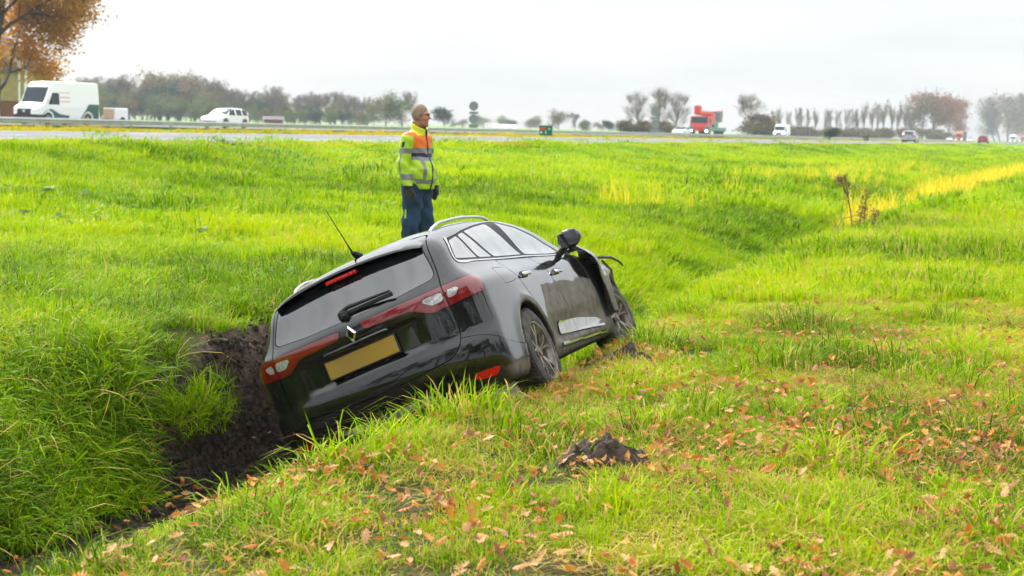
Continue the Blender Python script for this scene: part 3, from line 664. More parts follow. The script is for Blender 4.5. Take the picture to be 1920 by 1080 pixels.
def legs(x, y, z, k=0.0):
    g = None
    for s, fx in ((-1, -.03), (1, .05)):
        a = cap(x, y, z, (0, s * .095, .90), (fx * .5 + .01, s * .115, .50), .115 + k, .088 + k); b = cap(x, y, z, (fx * .5 + .01, s * .115, .50), (fx - .02, s * .125, .09), .085 + k, .062 + k)
        q = smin(a, b, .05); g = q if g is None else smin(g, q, .05)
    return smin(g, ell(x, y, z, (-.015, 0, .93), (.135 + k, .185 + k, .13)), .07)
def torso(x, y, z, k=0.0):
    return un(.09, ell(x, y, z, (0, 0, 1.33), (.125 + k, .175 + k, .20)), ell(x, y, z, (.04, 0, 1.08), (.16 + k, .175 + k, .20)), ell(x, y, z, (-.02, 0, 1.44), (.085 + k, .165 + k, .07)))
ARM = {-1: [(-.02, -.19, 1.42), (-.045, -.25, 1.14), (.045, -.245, .90)], 1: [(-.02, .19, 1.42), (-.02, .255, 1.14), (.085, .235, .90)]}
def arms(x, y, z, k=0.0):
    g = None
    for s in (-1, 1):
        A, B, C = ARM[s]; q = smin(cap(x, y, z, A, B, .068 + k, .052 + k), cap(x, y, z, B, C, .052 + k, .038 + k), .03); g = q if g is None else np.minimum(g, q)
    return g
def hand(x, y, z, s, k=0.0):
    C = np.array(ARM[s][2]); d = np.array([.02, 0, -.08])
    g = cap(x, y, z, C + [0, 0, .02], C + [.012, 0, -.02], .031 + k, .030 + k)
    g = smin(g, ell(x, y, z, C + [.016, 0, -.055], (.043 + k, .021 + k, .050 + k)), .02)
    for i, (fx, L) in enumerate(((.046, .062), (.026, .075), (.004, .070), (-.018, .055))):
        p0 = C + [fx * .8, 0, -.085]; p1 = p0 + [.006, -s * .008, -L * .55]; p2 = p1 + [.010, -s * .022, -L * .42]
        g = smin(g, np.minimum(cap(x, y, z, p0, p1, .0105 + k, .0095 + k), cap(x, y, z, p1, p2, .0095 + k, .008 + k)), .005)
    t0 = C + [.046, 0, -.035]; t1 = t0 + [.026, -s * .012, -.035]; t2 = t1 + [.006, -s * .012, -.03]
    return smin(g, np.minimum(cap(x, y, z, t0, t1, .014 + k, .011 + k), cap(x, y, z, t1, t2, .011 + k, .009 + k)), .010)
def bodyf(x, y, z):
    g = un(.03, headf(x, y, z), torso(x, y, z, -.02), arms(x, y, z, -.01), legs(x, y, z, -.02), hand(x, y, z, -1), hand(x, y, z, 1))
    for s, fx in ((-1, -.05), (1, .03)): g = smin(g, ell(x, y, z, (fx + .05, s * .128, .045), (.12, .045, .04)), .03)
    return g
M_skin = mat('skin', (.46, .21, .145), .5, noise=(18, (.36, .14, .095), .4, .7)); M_hair = mat('grey_cropped_hair', (.30, .19, .145), .8, noise=(160, (.22, .155, .125), .4, .6), bump=(260, .6, .004))
M_hvy = mat('hivis_yellow', (.42, .62, .015), .6, noise=(7, (.36, .55, .015), .4, .6)); M_hvo = mat('hivis_orange', (.80, .16, .008), .6, noise=(7, (.70, .13, .008), .4, .6)); M_tape = mat('reflective_tape', (.20, .21, .215), .4, .25); M_navy = mat('navy_cloth', (.016, .018, .045), .8)
M_blue = mat('epaulette_blue', (.02, .09, .40), .7); M_trou = mat('trouser_blue', (.010, .045, .115), .85, noise=(5, (.007, .028, .07), .35, .65), bump=(14, .5, .02)); M_glove = mat('work_glove', (.035, .03, .03), .8, noise=(30, (.10, .075, .065), .5, .7)); M_boot = mat('boot', (.012, .011, .010), .5); M_colr = mat('collar_yellow', (.62, .66, .01), .6)
PX, PY = -1.12, 16.6; person = empty('person', (PX, PY, float(hgt(PX, PY)) + .0), math.radians(-33)); person.scale = (.94, .92, 1)
tag(person, 'man in yellow and orange high-visibility jacket and blue trousers standing behind the car', 'person')
Vb, Qb = nets(bodyf, (-.3, -.45, -.02), (.3, .45, 1.9), .0125); mk('body', Vb, Qb, M_skin, person)
def partf(name, f, lo, hi, h, m, zone=None, parent=person):
    V, Q = nets(f, lo, hi, h); o = mk(name, V, Q, m, parent)
    if zone: o.data.polygons.foreach_set('material_index', zone(V[Q].mean(1)).astype(np.int32)); o.data.update()
    return o
def wr(x, y, z): return .006 * np.sin(z * 23 + y * 19) * np.sin(y * 13 + x * 11 + z * 7) * sstep(1.45, 1.1, z) + .002 * np.sin(z * 60 + x * 30 + y * 25)
def jack(x, y, z):
    t = un(.07, torso(x, y, z, .016), ell(x, y, z, (.035, 0, 1.0), (.168, .185, .17)), np.maximum(np.sqrt(((x - .03) / .168) ** 2 + (y / .187) ** 2) * .19 - .19, np.abs(z - .96) - .10))
    a = arms(x, y, z, .022); g = smin(t, a, .025) + wr(x, y, z)
    col = np.maximum(np.abs(np.sqrt(((x - .01 - (z - 1.5) * .12) / .100) ** 2 + (y / .095) ** 2) * .097 - .097) - .010, np.abs(z - 1.53 + (x * .45)) - .065); g = smin(g, col, .02)
    g = np.maximum(g, .865 - z); g = np.maximum(g, -(np.sqrt((x + .0) ** 2 + y ** 2) - .075) * np.where(z > 1.47, 1, -1e3) if False else g)
    return g
def jzone(P):
    x, y, z = P.T; a = arms(x, y, z, .022); t = torso(x, y, z, .016); zn = np.zeros(len(P), int)
    tz = z + .05 * (x - .05)                                                  # bands dip towards the belly
    zn[(tz > 1.30)] = 1; zn[(tz > 1.275) & (tz < 1.335)] = 2; zn[(tz > 1.235) & (tz <= 1.275)] = 3; zn[(tz > 1.195) & (tz <= 1.235)] = 2
    zn[(tz > .93) & (tz < .985)] = 2; st = (np.abs(np.abs(y) - .118) < .020) & (tz < 1.2) & (tz > .985); zn[st & (x > 0)] = 2; zn[(np.abs(y) - .118 - (z - .99) * .0 > .02) & (np.abs(z - 1.09 - .0) < .012) & (x > -.05) & False] = 2
    zn[(np.abs((np.abs(y) - .10) + (z - 1.18) * .42) < .014) & (tz > .99) & (tz < 1.18) & (x > .08) & (np.abs(y) < .10)] = 2
    zn[(np.abs(y) < .012) & (x > .03) & (z < 1.56)] = 3
    arm = (a < t - .004) & (np.abs(y) > .16) & (z < 1.40)
    zn[arm] = 0; zn[arm & (z > 1.265) & (z < 1.325)] = 2; zn[arm & (z > .965) & (z < 1.035)] = 2; zn[arm & (z > 1.035) & (z < 1.265) & (np.abs(x + .035) < .014) & (np.abs(y) > .22)] = 2
    zn[arm & (z < .905)] = 3
    zn[arm & (z > 1.34) & (z < 1.47) & (np.abs(x + .015) < .020) & (y < -.21)] = 3
    up = (np.abs(y) > .19) & (z >= 1.40); zn[up & (np.abs(y) > .19) & (z < 1.47)] = 0
    zn[arm & (z > 1.345) & (z < 1.425) & (np.abs(x + .012) < .020) & (y < -.18)] = 3
    zn[(np.abs(y) > .145) & (np.abs(y) < .185) & (z > 1.475) & (np.abs(x + .02) < .03)] = 4
    zn[(z > 1.475) & (np.abs(y) < .125)] = 5; zn[(z > 1.475) & (np.abs(y) < .10) & (np.hypot(x - .01, y) < .088)] = 3; zn[(z > 1.475) & (np.abs(y) < .022) & (x > .05)] = 3
    return zn
partf('jacket', jack, (-.32, -.42, .85), (.34, .42, 1.66), .010, [M_hvy, M_hvo, M_tape, M_navy, M_blue, M_colr], jzone)
def trouf(x, y, z): return np.maximum(np.maximum(legs(x, y, z, .018) + .008 * np.sin(z * 38 + x * 20) * np.sin(y * 30) + .006 * np.sin(z * 17 + y * 12), .05 - z), z - .93)
partf('trousers', trouf, (-.26, -.32, .0), (.28, .32, .97), .0125, M_trou)
b = MB(); b.box((-.0, -.235, .58), (.02, .006, .10)); b.build('reflective_trouser_tab', M_hvy, person)
for s in (-1, 1):
    C = ARM[s][2]; partf('glove', (lambda x, y, z, s=s: np.maximum(hand(x, y, z, s, .005), z - .885)), (C[0] - .1, C[1] - .09, C[2] - .25), (C[0] + .14, C[1] + .09, C[2] + .03), .007, M_glove)
    fx = -.05 if s < 0 else .03
    partf('boot', (lambda x, y, z, s=s, fx=fx: un(.03, ell(x, y, z, (fx + .05, s * .128, .05), (.14, .055, .052)), cap(x, y, z, (fx - .02, s * .126, .06), (fx - .02, s * .126, .14), .062, .066))), (fx - .15, s * .128 - .1, -.02), (fx + .24, s * .128 + .1, .22), .012, M_boot)
def hairf(x, y, z):
    c, s = math.cos(HT_), math.sin(HT_); X = (x - .03) * c + y * s; Y = -(x - .03) * s + y * c
    g = headf(x, y, z) - .003; return np.maximum(np.maximum(g, -(z - 1.655 - .55 * np.clip(X + .005, -.02, .2) - .05 * sstep(.0, .06, X))), X - .078)
partf('hair', hairf, (-.12, -.12, 1.6), (.16, .12, 1.86), .008, M_hair)
b = MB(); c, s = math.cos(HT_), math.sin(HT_); hx = lambda X, Y, Z: (.03 + X * c - Y * s, X * s + Y * c, Z)
for sy in (-1, 1):
    b.tube([hx(.094, sy * .058, 1.705), hx(.05, sy * .079, 1.705), hx(-.01, sy * .088, 1.700)], .0018, 5)
    b.tube([hx(.106, sy * .010, 1.712), hx(.103, sy * .035, 1.716), hx(.094, sy * .058, 1.710), hx(.094, sy * .056, 1.692), hx(.103, sy * .034, 1.686), hx(.106, sy * .012, 1.694), hx(.106, sy * .010, 1.712)], .0017, 5)
b.tube([hx(.106, -.012, 1.708), hx(.109, 0, 1.710), hx(.106, .012, 1.708)], .0017, 5); b.build('glasses', M_black, person)
# ------------------------------------------------------------------ guard rail, signs, vehicles, buildings
M_galv = mat('galvanised_steel', (.40, .41, .42), .6, .2, noise=(2, (.34, .35, .36), .4, .6)); M_post = mat('steel_post', (.25, .26, .27), .55, .6)
RW = 57.0; RAILZ = 1.64
rail = empty('guard_rail', (*xy(20, RW), RAILZ - .72)); tag(rail, 'long steel guard rail on posts along the opposite carriageway', 'guard rail')
pr = [(.0, 0), (.03, -.03), (.09, -.09), (.09, -.12), (0, -.175), (0, -.19), (.085, -.24), (.085, -.26), (0, -.315)]
_ul = [20 + 8 * i for i in range(60)]; _rx, _ry = xy(20, RW)
for i in range(len(_ul) - 1):
    V = []
    for u in (_ul[i], _ul[i + 1] - .02):
        for o_, dz in pr: x, y = xy(u, RW - o_); V.append((x - _rx, y - _ry, .72 + dz))
    k = len(pr); mk('rail_beam', V, np.array([(j, j + 1, k + j + 1, k + j) for j in range(k - 1)]), M_galv, rail)
pm = MB().box((0, 0, -.35), (.06, .10, .95)).mesh('post')
for i in range(119):
    x, y = xy(20.5 + 4 * i, RW + .06); link('post', pm, M_post, rail, (x - _rx, y - _ry, .62 - .2), (0, 0, -HA))
def road_at(px, w): xh = (px - 960) / 2700; Y = w / (HS - HC * xh); return xh * Y, Y
M_signback = mat('sign_back_grey', (.16, .19, .195), .6); M_green = mat('sign_green', (.0, .13, .075), .5); M_white = mat('white_print', (.75, .75, .75), .5); M_redp = mat('red_print', (.62, .03, .02), .5)
def round_sign(px, w, label, D=.9, top=4.1, lean=0):
    x, y = road_at(px, w); z0 = float(hgt(x, y)); r = empty('road_sign', (x, y, z0), -math.radians(8)); tag(r, label, 'road sign', 'round road signs seen from behind')
    MB().tube([(0, 0, -.2), (0, 0, top - z0)], .045, 8).build('pole', M_post, r, True)
    H = top - z0 - D / 2
    MB().lathe([(0, -.07), (D / 2, -.07), (D / 2, -.05), (0, -.05)], 32, 'y', (0, 0, H)).build('round_plate', M_signback, r, True)
    MB().bbox((0, -.06, H - D * .72), (D * .98, .03, D * .26), .01).build('sub_plate', M_signback, r)
    MB().lathe([(0, -.07), (D / 2, -.07), (D / 2, -.05), (0, -.05)], 32, 'y', (0, 0, H - D * 1.38)).build('round_plate', M_signback, r, True)
    MB().bbox((0, -.06, H - D * 2.12), (D * .98, .03, D * .40), .01).build('sub_plate', M_signback, r)
round_sign(880, 57.9, 'grey backs of stacked round signs by the rail, straight behind the standing man', .88, 4.15); round_sign(1218, 57.9, 'grey backs of stacked round signs by the rail, in front of the bare pollard', 1.15, 4.9)
def km_sign(px, w, label, s=1, base=None):
    x, y = road_at(px, w); z0 = float(hgt(x, y)); r = empty('distance_marker', (x, y, z0), -math.radians(0)); tag(r, label, 'road sign')
    MB().tube([(0, 0, -.2), (0, 0, .80 * s)], .025 * s, 6).build('pole', M_post, r, True); p = MB().bbox((0, -.03, .60 * s), (.52 * s, .015, .40 * s), .005).build('plate', M_green, r)
    MB().box((-.125 * s, -.0415, .67 * s), (.20 * s, .006, .11 * s)).build('red_panel', M_redp, p)
    b = MB()
    for dx, dz, w_, h_ in ((-.19, .52, .05, .09), (-.16, .49, .06, .025), (.0, .53, .035, .11), (.12, .66, .02, .10), (.16, .66, .03, .05)): b.box((dx * s, -.0415, dz * s), (w_ * s, .005, h_ * s))
    b.build('white_lettering', M_white, p)
km_sign(1015, 21.9, 'small green roadside distance marker with red panel on thin post'); km_sign(1612, 21.9, 'small green roadside distance marker beyond the silver receding car', .95)

# generic road vehicle from profile curves
def make_vehicle(name, P, label, cat, loc, heading, h=.05, parts=True, group=None):
    """P: dict of profile curves. heading: rotation of +x (forward)"""
    L = P['len']; T = curve(P['top'], .06); Wd = P['w'] / 2; zs = P['sill']; wr_ = P['wr']; ax = P['axles']; tum = P['tumble']; belt = P['belt']
    def f(x, y, z):
        ay = np.abs(y); e = np.minimum(x, L - x); S = Wd - .10 * np.exp(-np.clip(e, 0, 9) / .22) - np.clip(z - belt, 0, 9) * tum - .05 * np.clip(.5 - z, 0, 1)
        g = smax(ay - S, (z - (T(x) - .05 * (ay / Wd) ** 2)) * .9, .10); g = smax(g, -x + .05 * (ay / Wd) ** 2 * P.get('rr', 1), .10); g = smax(g, x - L + .16 * (ay / Wd) ** 3, .12); g = smax(g, zs - z, .05)
        for a in ax: g = smax(g, -np.maximum(np.hypot(x - a, z - wr_) - wr_ - .05, Wd - .35 - ay), .01)
        return g
    V, Q = nets(f, (-.1, -Wd - .1, zs - .1), (L + .1, Wd + .1, max(p[1] for p in P['top']) + .1), h); C = V[Q].mean(1); N = grad(f, C, .01); N /= np.linalg.norm(N, axis=1, keepdims=True) + 1e-9
    zn = P['zone'](C[:, 0], C[:, 1], C[:, 2], N); r = empty(name, loc, heading); tag(r, label, cat, group)
    nm = P['parts']
    for k in range(len(nm)):
        q = Q[zn == k]
        if not len(q): continue
        n_, m_ = nm[k]; u, inv = np.unique(q, return_inverse=True); GN = grad(f, V[u], .008); GN /= np.linalg.norm(GN, axis=1, keepdims=True) + 1e-9
        V2 = V[u]; q2 = inv.reshape(-1, 4)
        # one object for every connected piece
        lab = np.arange(len(u))
        while True:
            l2 = lab.copy(); mnq = lab[q2].min(1)
            for c_ in range(4): np.minimum.at(l2, q2[:, c_], mnq)
            if (l2 == lab).all(): break
            lab = l2
        ql = lab[q2[:, 0]]
        for gi in np.unique(ql):
            qq = q2[ql == gi]
            if len(qq) < 3: continue
            uu, iv = np.unique(qq, return_inverse=True); mk(n_, V2[uu], iv.reshape(-1, 4), m_, r, N=GN[uu])
    for i, a in enumerate(ax):
        for s in (-1, 1):
            b = MB(); y = s * (Wd - .12); b.lathe([(wr_ * .66, -.1), (wr_ * .95, -.1), (wr_, -.07), (wr_, .07), (wr_ * .95, .1), (wr_ * .66, .1)], 20, 'y', (a, y, wr_)); t_ = b.build('wheel', M_rubber, r, True)
            MB().lathe([(0, s * .06), (wr_ * .3, s * .075), (wr_ * .66, s * .085), (wr_ * .68, s * .05)], 20, 'y', (a, y, wr_)).build('rim', M_trim, t_, True)
    return r
M_vwhite = mat('white_paint', (.80, .81, .82), .25, coat=.6); M_vglass = mat('vehicle_glass', (.035, .05, .06), .10, spec=.2); M_vblack = mat('vehicle_black', (.02, .02, .022), .5); M_lamp = mat('headlamp', (.75, .75, .75), .15, .3, coat=1); M_lit = mat('lit_headlamp', (.9, .9, .9), .3, emit=((1, .97, .9), 2.5)); M_tail = mat('tail_lamp', (.5, .01, .01), .2, coat=1)
M_vgreen = mat('van_green', (.0, .075, .055), .35, coat=.4); M_silverp = mat('silver_paint', (.42, .43, .45), .3, .5, coat=.6); M_redpaint = mat('red_paint', (.35, .012, .012), .3, coat=.6); M_orange = mat('orange_paint', (.75, .13, .015), .35, coat=.4)
def car_zone(L, belt, ws0, ws1, rg, roofz, body=0, lit=False):
    """indices: 0 body 1 windscreen/window 2 grille 3 headlamp 4 tail lamp"""
    def z_(x, y, z, N):
        zn = np.zeros(len(x), int); side = np.abs(N[:, 1]) > .55
        zn[side & (z > belt) & (z < roofz - .10) & (x > rg + .15) & (x < ws1 - .10 - (z - belt) * 1.0) & (np.abs(x - L * .47) > .06) & (np.abs(x - L * .27) > .05)] = 1
        zn[(~side) & (z > belt + .02) & (z < roofz - .05) & (x > ws0 - .35) & (x < ws1 + .05) & (N[:, 0] > .25) & (np.abs(y) < .72)] = 1
        zn[(N[:, 0] < -.35) & (z > belt + .02) & (z < roofz - .10) & (np.abs(y) < .60)] = 1
        fr = (x > L - .45) & (N[:, 0] > .25); zn[fr & (z > .30) & (z < .48) & (np.abs(y) < .6)] = 2; zn[fr & (z > .58) & (z < .72) & (np.abs(y) > .42)] = 3; zn[fr & (z > .60) & (z < .66) & (np.abs(y) < .30)] = 2
        bk = (x < .35) & (N[:, 0] < -.1); zn[bk & (z > .78) & (z < .98) & (np.abs(y) > .48)] = 4; zn[bk & (z < .40)] = 2; zn[bk & (z > .55) & (z < .66) & (np.abs(y) < .26)] = 5
        return zn
    return z_
def car_spec(L, Hh, body, hatch=True, suv=0, lamp=None):
    top = [(-.2, .85 + suv * .1), (.0, .98 + suv * .12), (.18, 1.18), (.55, Hh - .07), (1.1, Hh - .01), (L * .42, Hh), (L * .52, Hh - .03), (L * .62, Hh - .22), (L * .72, .98 + suv * .08), (L * .85, .90 + suv * .08), (L - .2, .74 + suv * .08), (L + .2, .45)] if hatch else [(-.2, .88), (.3, 1.0), (.75, 1.05), (1.25, Hh - .08), (1.8, Hh), (L * .5, Hh - .02), (L * .6, Hh - .20), (L * .71, .96), (L * .85, .88), (L - .2, .72), (L + .2, .45)]
    return dict(len=L, top=top, w=1.78, sill=.20, wr=.32, axles=(.75, L - .88), tumble=.40, belt=.93 + suv * .06, rr=3, zone=car_zone(L, .94 + suv * .06, L * .50, L * .72, .2 if hatch else .7, Hh), parts=[('body', body), ('window', M_vglass), ('grille', M_vblack), ('headlamp', lamp or M_lamp), ('tail_lamp', M_tail), ('plate', M_yell)])
BACK = math.pi + math.pi / 2 - HA; AWAY = math.pi / 2 - HA
def put(px, w): x, y = road_at(px, w); return (x, y, 1.205)
def at_front(px, w, heading, L): x, y = road_at(px, w); return (x - L / 2 * math.cos(heading), y - L / 2 * math.sin(heading), 1.205)
make_vehicle('parked_car' if False else 'hatchback', car_spec(4.05, 1.46, M_vwhite), 'white hatchback driving behind the white delivery van', 'car', at_front(417, 61.5, BACK, 4.05), BACK)
make_vehicle('sedan', car_spec(4.5, 1.44, M_vwhite, False), 'white saloon car just ahead of the red and green crane truck', 'car', at_front(1268, 61.2, BACK, 4.5), BACK, .06)
make_vehicle('suv', car_spec(4.3, 1.60, M_silverp, True, 1), 'silver car driving away on the nearer carriageway', 'car', at_front(1695, 28.2, AWAY, 4.3), AWAY, .06)
make_vehicle('hatchback', car_spec(4.2, 1.50, M_redpaint, True), 'dark red car driving away far down the nearer carriageway', 'car', at_front(1831, 26.5, AWAY, 4.2), AWAY, .07)
make_vehicle('hatchback', car_spec(4.1, 1.48, M_vwhite, lamp=M_lit), 'white car with headlights on, beside the orange lorry', 'car', at_front(1806, 55 + 6, BACK, 4.1), BACK, .09); make_vehicle('hatchback', car_spec(4.1, 1.48, M_vwhite), 'white car just ahead of the orange lorry', 'car', at_front(1768, 61, BACK, 4.1), BACK, .09)
def van_spec(L, Hh, body, lamp=M_lamp, livery=False):
    top = [(-.2, Hh - .05), (.0, Hh - .03), (.5, Hh), (L * .55, Hh), (L * .72, Hh - .06), (L * .775, Hh - .28), (L * .885, 1.32), (L * .93, 1.20), (L - .12, 1.02), (L + .2, .6)]
    def z_(x, y, z, N):
        zn = np.zeros(len(x), int); side = np.abs(N[:, 1]) > .6
        zn[(N[:, 0] > .3) & (z > 1.34) & (z < Hh - .42) & (np.abs(y) < .86)] = 1
        zn[side & (z > 1.22 + (L * .80 - x) * .0) & (z < 1.95) & (x > L * .655) & (x < L * .775 - (z - 1.5) * .55 + .12)] = 1
        fr = (x > L - .55) & (N[:, 0] > .25); zn[fr & (z > .62) & (z < .98) & (np.abs(y) < .55)] = 2; zn[fr & (z > .78) & (z < 1.02) & (np.abs(y) > .60)] = 3; zn[(x > L - .9) & (z < .60)] = 2
        zn[(x < .2) & (N[:, 0] < 0) & (z > .9) & (z < 1.35) & (np.abs(y) > .8)] = 4
        if livery:
            r1 = np.hypot(x - (L - 1.05), z - .36); zn[side & (y > 0) & (z < .62 + .34 * np.exp(-((x - (L - 1.25)) / .62) ** 2)) & (x < L - .6) & (x > L - 2.9) & (r1 > .50) & (z > .42)] = 5
            r2 = np.hypot(x - 1.25, z - .36); zn[side & (y > 0) & (x > .16) & (x < 2.0 - (z - .4) * .9) & (z < 1.32) & (r2 > .50)] = 5
        return zn
    return dict(len=L, top=top, w=2.02, sill=.28, wr=.35, axles=(1.25, L - 1.05), tumble=.085, belt=1.1, rr=.5, zone=z_, parts=[('body', body), ('window', M_vglass), ('bumper', M_vblack), ('headlamp', lamp), ('tail_lamp', M_tail), ('green_livery', M_vgreen)])
vL = 5.95; van = make_vehicle('delivery_van', van_spec(vL, 2.72, M_vwhite, livery=True), 'white delivery van with red lettering and green wheel-arch livery', 'van', at_front(104, 62.6, BACK, vL), BACK, .045)
# side lettering (red block of figures, grey address lines) on the van's left flank
def glyph(b, seg, x, z, w, h, t, y):
    S = {'a': (0, h / 2, w, t), 'd': (0, -h / 2, w, t), 'g': (0, 0, w, t), 'f': (-w / 2, h / 4, t, h / 2), 'b': (w / 2, h / 4, t, h / 2), 'e': (-w / 2, -h / 4, t, h / 2), 'c': (w / 2, -h / 4, t, h / 2)}
    for k in seg: dx, dz, ww, hh = S[k]; b.box((x - dx, y, z + dz), (ww + t * .5, .008, hh + t * .5))
b = MB(); yv = 1.003
for row, zc in enumerate((1.92, 1.62, 1.36)):
    for i, sg in enumerate(('acdefg', 'abcdfg', 'abdeg', 'abcdefg')): glyph(b, sg, vL * .645 - .14 - i * .235, zc, .13, .17 if row else .15, .035 if row else .025, yv - max(0, zc - 1.1) * .085)
b.build('red_lettering', mat('van_red', (.75, .09, .08), .5), van)
b = MB()
for zc, n, x0 in ((1.80, 4, 2.45), (1.56, 7, 2.55), (1.30, 11, 2.5)):
    for i in range(n): b.box((x0 - i * .13, yv - (zc - 1.1) * .085, zc), (.09, .008, .06 if zc > 1.4 else .03))
b.build('grey_lettering', mat('van_grey', (.35, .38, .40), .5), van)
MB().lathe([(0, .02), (.10, .02), (.10, 0), (0, 0)], 20, 'x', (vL - .02, 0, .82)).build('grille_badge', M_chrome, van, True)
for s in (-1, 1): MB().bbox((vL * .80, s * 1.13, 1.45), (.14, .18, .30), .04).build('side_mirror', M_vblack, van, True)
make_vehicle('panel_van', van_spec(5.6, 2.55, M_vwhite, M_lit), 'white van with headlights on, alone behind the bare round tree', 'van', at_front(1455, 61, BACK, 5.6), BACK, .07)
# box trailer behind the van
tx, ty, tz = put(213, 68); tr = empty('box_trailer', (tx, ty, tz), BACK); tag(tr, 'low white box trailer with a tan panel behind the delivery van', 'trailer')
MB().bbox((0, 0, .80), (1.5, 1.1, .85), .06).build('box', M_vwhite, tr); MB().bbox((.775, 0, .80), (.03, .9, .68), .01).build('tan_panel', mat('tan_ply', (.55, .40, .24), .7), tr)
for s in (-1, 1): MB().lathe([(0, -.09), (.28, -.09), (.30, -.05), (.30, .05), (.28, .09), (0, .09)], 20, 'y', (-.1, s * .5, .30)).build('wheel', M_rubber, tr, True)
MB().tube([(.7, 0, .45), (1.6, 0, .45)], .05, 6).build('drawbar', M_post, tr)
# crane truck
M_teal = mat('crane_green', (.0, .22, .15), .4, coat=.4); M_crred = mat('crane_red', (.62, .03, .015), .4, coat=.4)
cx_, cy_, cz_ = at_front(1308, 61.5, BACK, 0); ct = empty('crane_truck', (cx_, cy_, cz_), BACK); ct.scale = (1.15, 1.15, 1.15); tag(ct, 'red and green mobile crane truck with folded boom', 'crane truck')
b = MB(); b.prism([(.2, .75), (2.0, .75), (2.1, 1.3), (2.0, 1.75), (1.75, 2.65), (.2, 2.70)], -1.25, 1.25); b.build('cab', M_crred, ct)
b = MB(); b.add([(2.03, -1.12, 1.78), (2.03, 1.12, 1.78), (1.79, 1.08, 2.55), (1.79, -1.08, 2.55)], [(0, 1, 2, 3)]); b.build('windscreen', M_vglass, ct)
for s in (-1, 1): MB().bbox((1.2, s * 1.253, 2.1), (1.0, .01, .7), .003).build('side_window', M_vglass, ct)
for s in (-1, 1): MB().bbox((1.75, s * 1.05, .95), (.75, .62, .9), .08).build('front_wing', M_teal, ct); MB().lathe([(0, 0), (.15, 0), (.15, .03), (0, .03)], 16, 'x', (2.13, s * 1.05, .75)).build('headlamp', M_lit, ct)
MB().bbox((-3.6, 0, 1.0), (7.4, 2.4, .55), .06).build('chassis', M_teal, ct); MB().bbox((-2.9, -.2, 1.75), (2.4, 2.3, .95), .1).build('superstructure', M_teal, ct); MB().bbox((-.9, .75, 2.35), (1.4, .85, 1.5), .1).build('crane_cabin', M_crred, ct)
MB().bbox((-1.5, -.2, 3.05), (7.2, .75, .62), .05, Matrix.Rotation(-.02, 3, 'Y')).build('boom', M_crred, ct); MB().bbox((1.95, -.25, 3.5), (.9, .8, 1.1), .06).build('boom_head', M_crred, ct); MB().bbox((-4.6, 0, 2.7), (1.3, 2.3, 1.5), .08).build('counterweight', mat('crane_grey', (.2, .22, .24), .5), ct); MB().bbox((-5.6, .6, 3.1), (.5, .9, .9), .06).build('winch_housing', M_crred, ct)
for a in (1.0, -2.4, -4.0, -5.6):
    for s in (-1, 1): MB().lathe([(0, -.16), (.42, -.16), (.5, -.1), (.5, .1), (.42, .16), (0, .16)], 20, 'y', (a, s * 1.05, .5)).build('wheel', M_rubber, ct, True)
# lorries
def lorry(px, w, cabm, boxm, label, Hh=3.9):
    x, y, z = at_front(px, w, BACK, 0); r = empty('lorry', (x, y, z), BACK); tag(r, label, 'lorry')
    MB().prism([(0, .5), (2.1, .5), (2.2, 1.5), (2.0, 2.9), (1.0, Hh - .1), (0, Hh - .1)], -1.22, 1.22).build('cab', cabm, r); MB().add([(2.205, -1.08, 1.62), (2.205, 1.08, 1.62), (2.03, 1.05, 2.75), (2.03, -1.05, 2.75)], [(0, 1, 2, 3)]).build('windscreen', M_vglass, r)
    MB().bbox((2.2, 0, .85), (.06, 1.6, .5), .02).build('grille', M_vblack, r); MB().bbox((-6.8, 0, 2.35), (12.6, 2.5, Hh - 1.1), .05).build('trailer_box', boxm, r); MB().bbox((-6, 0, .75), (13, 1.2, .35), .03).build('chassis', M_vblack, r)
    for s in (-1, 1): MB().lathe([(0, 0), (.14, 0), (.14, .03), (0, .03)], 14, 'x', (2.2, s * .95, .7)).build('headlamp', M_lit, r)
    for a in (1.2, -1.4, -9, -10.3, -11.6):
        for s in (-1, 1): MB().lathe([(0, -.16), (.42, -.16), (.5, -.1), (.5, .1), (.42, .16), (0, .16)], 14, 'y', (a, s * 1.05, .5)).build('wheel', M_rubber, r, True)
M_bluep = mat('blue_paint', (.015, .10, .42), .4)
lorry(1786, 64, M_orange, mat('dark_tarpaulin', (.05, .06, .07), .6), 'orange lorry with a dark trailer coming between the far trees'); lorry(1886, 59.5, M_vwhite, mat('pale_trailer', (.6, .6, .6), .5), 'white lorry cab at the far end of the road'); lorry(1904, 60.5, mat('pinkred_paint', (.62, .06, .06), .4), M_bluep, 'red lorry with blue trailer behind the white lorry')
# house behind the oak, far sheds
M_ybrick = mat('ochre_render', (.36, .28, .12), .8, noise=(2, (.30, .23, .10), .4, .6)); M_brick = mat('brown_brick', (.20, .085, .05), .85, noise=(6, (.15, .06, .04), .4, .6)); M_tile = mat('grey_tiles', (.10, .09, .09), .8)
hx_, hy_ = road_at(8, 92); hz_ = float(hgt(hx_, hy_)); hs = empty('house', (hx_, hy_, hz_), 0); tag(hs, 'ochre house with brick base behind the orange oak', 'house')
MB().box((-2.6, 3, 1.0), (8.6, 7, 2.2)).build('brick_base', M_brick, hs); MB().box((-2.6, 3, 3.4), (8.7, 7.1, 2.6)).build('wall', M_ybrick, hs); MB().prism([(-7.2, 4.7), (2.0, 4.7), (-2.6, 8.4)], -.9, 6.9).build('roof', M_tile, hs)
MB().tube([(1.45, -.6, 0), (1.45, -.6, 4.7)], .10, 6).build('downpipe', M_white, hs); MB().tube([(2.05, -.75, 0), (2.05, -.75, 4.8)], .12, 6).build('verge_post', M_white, hs)
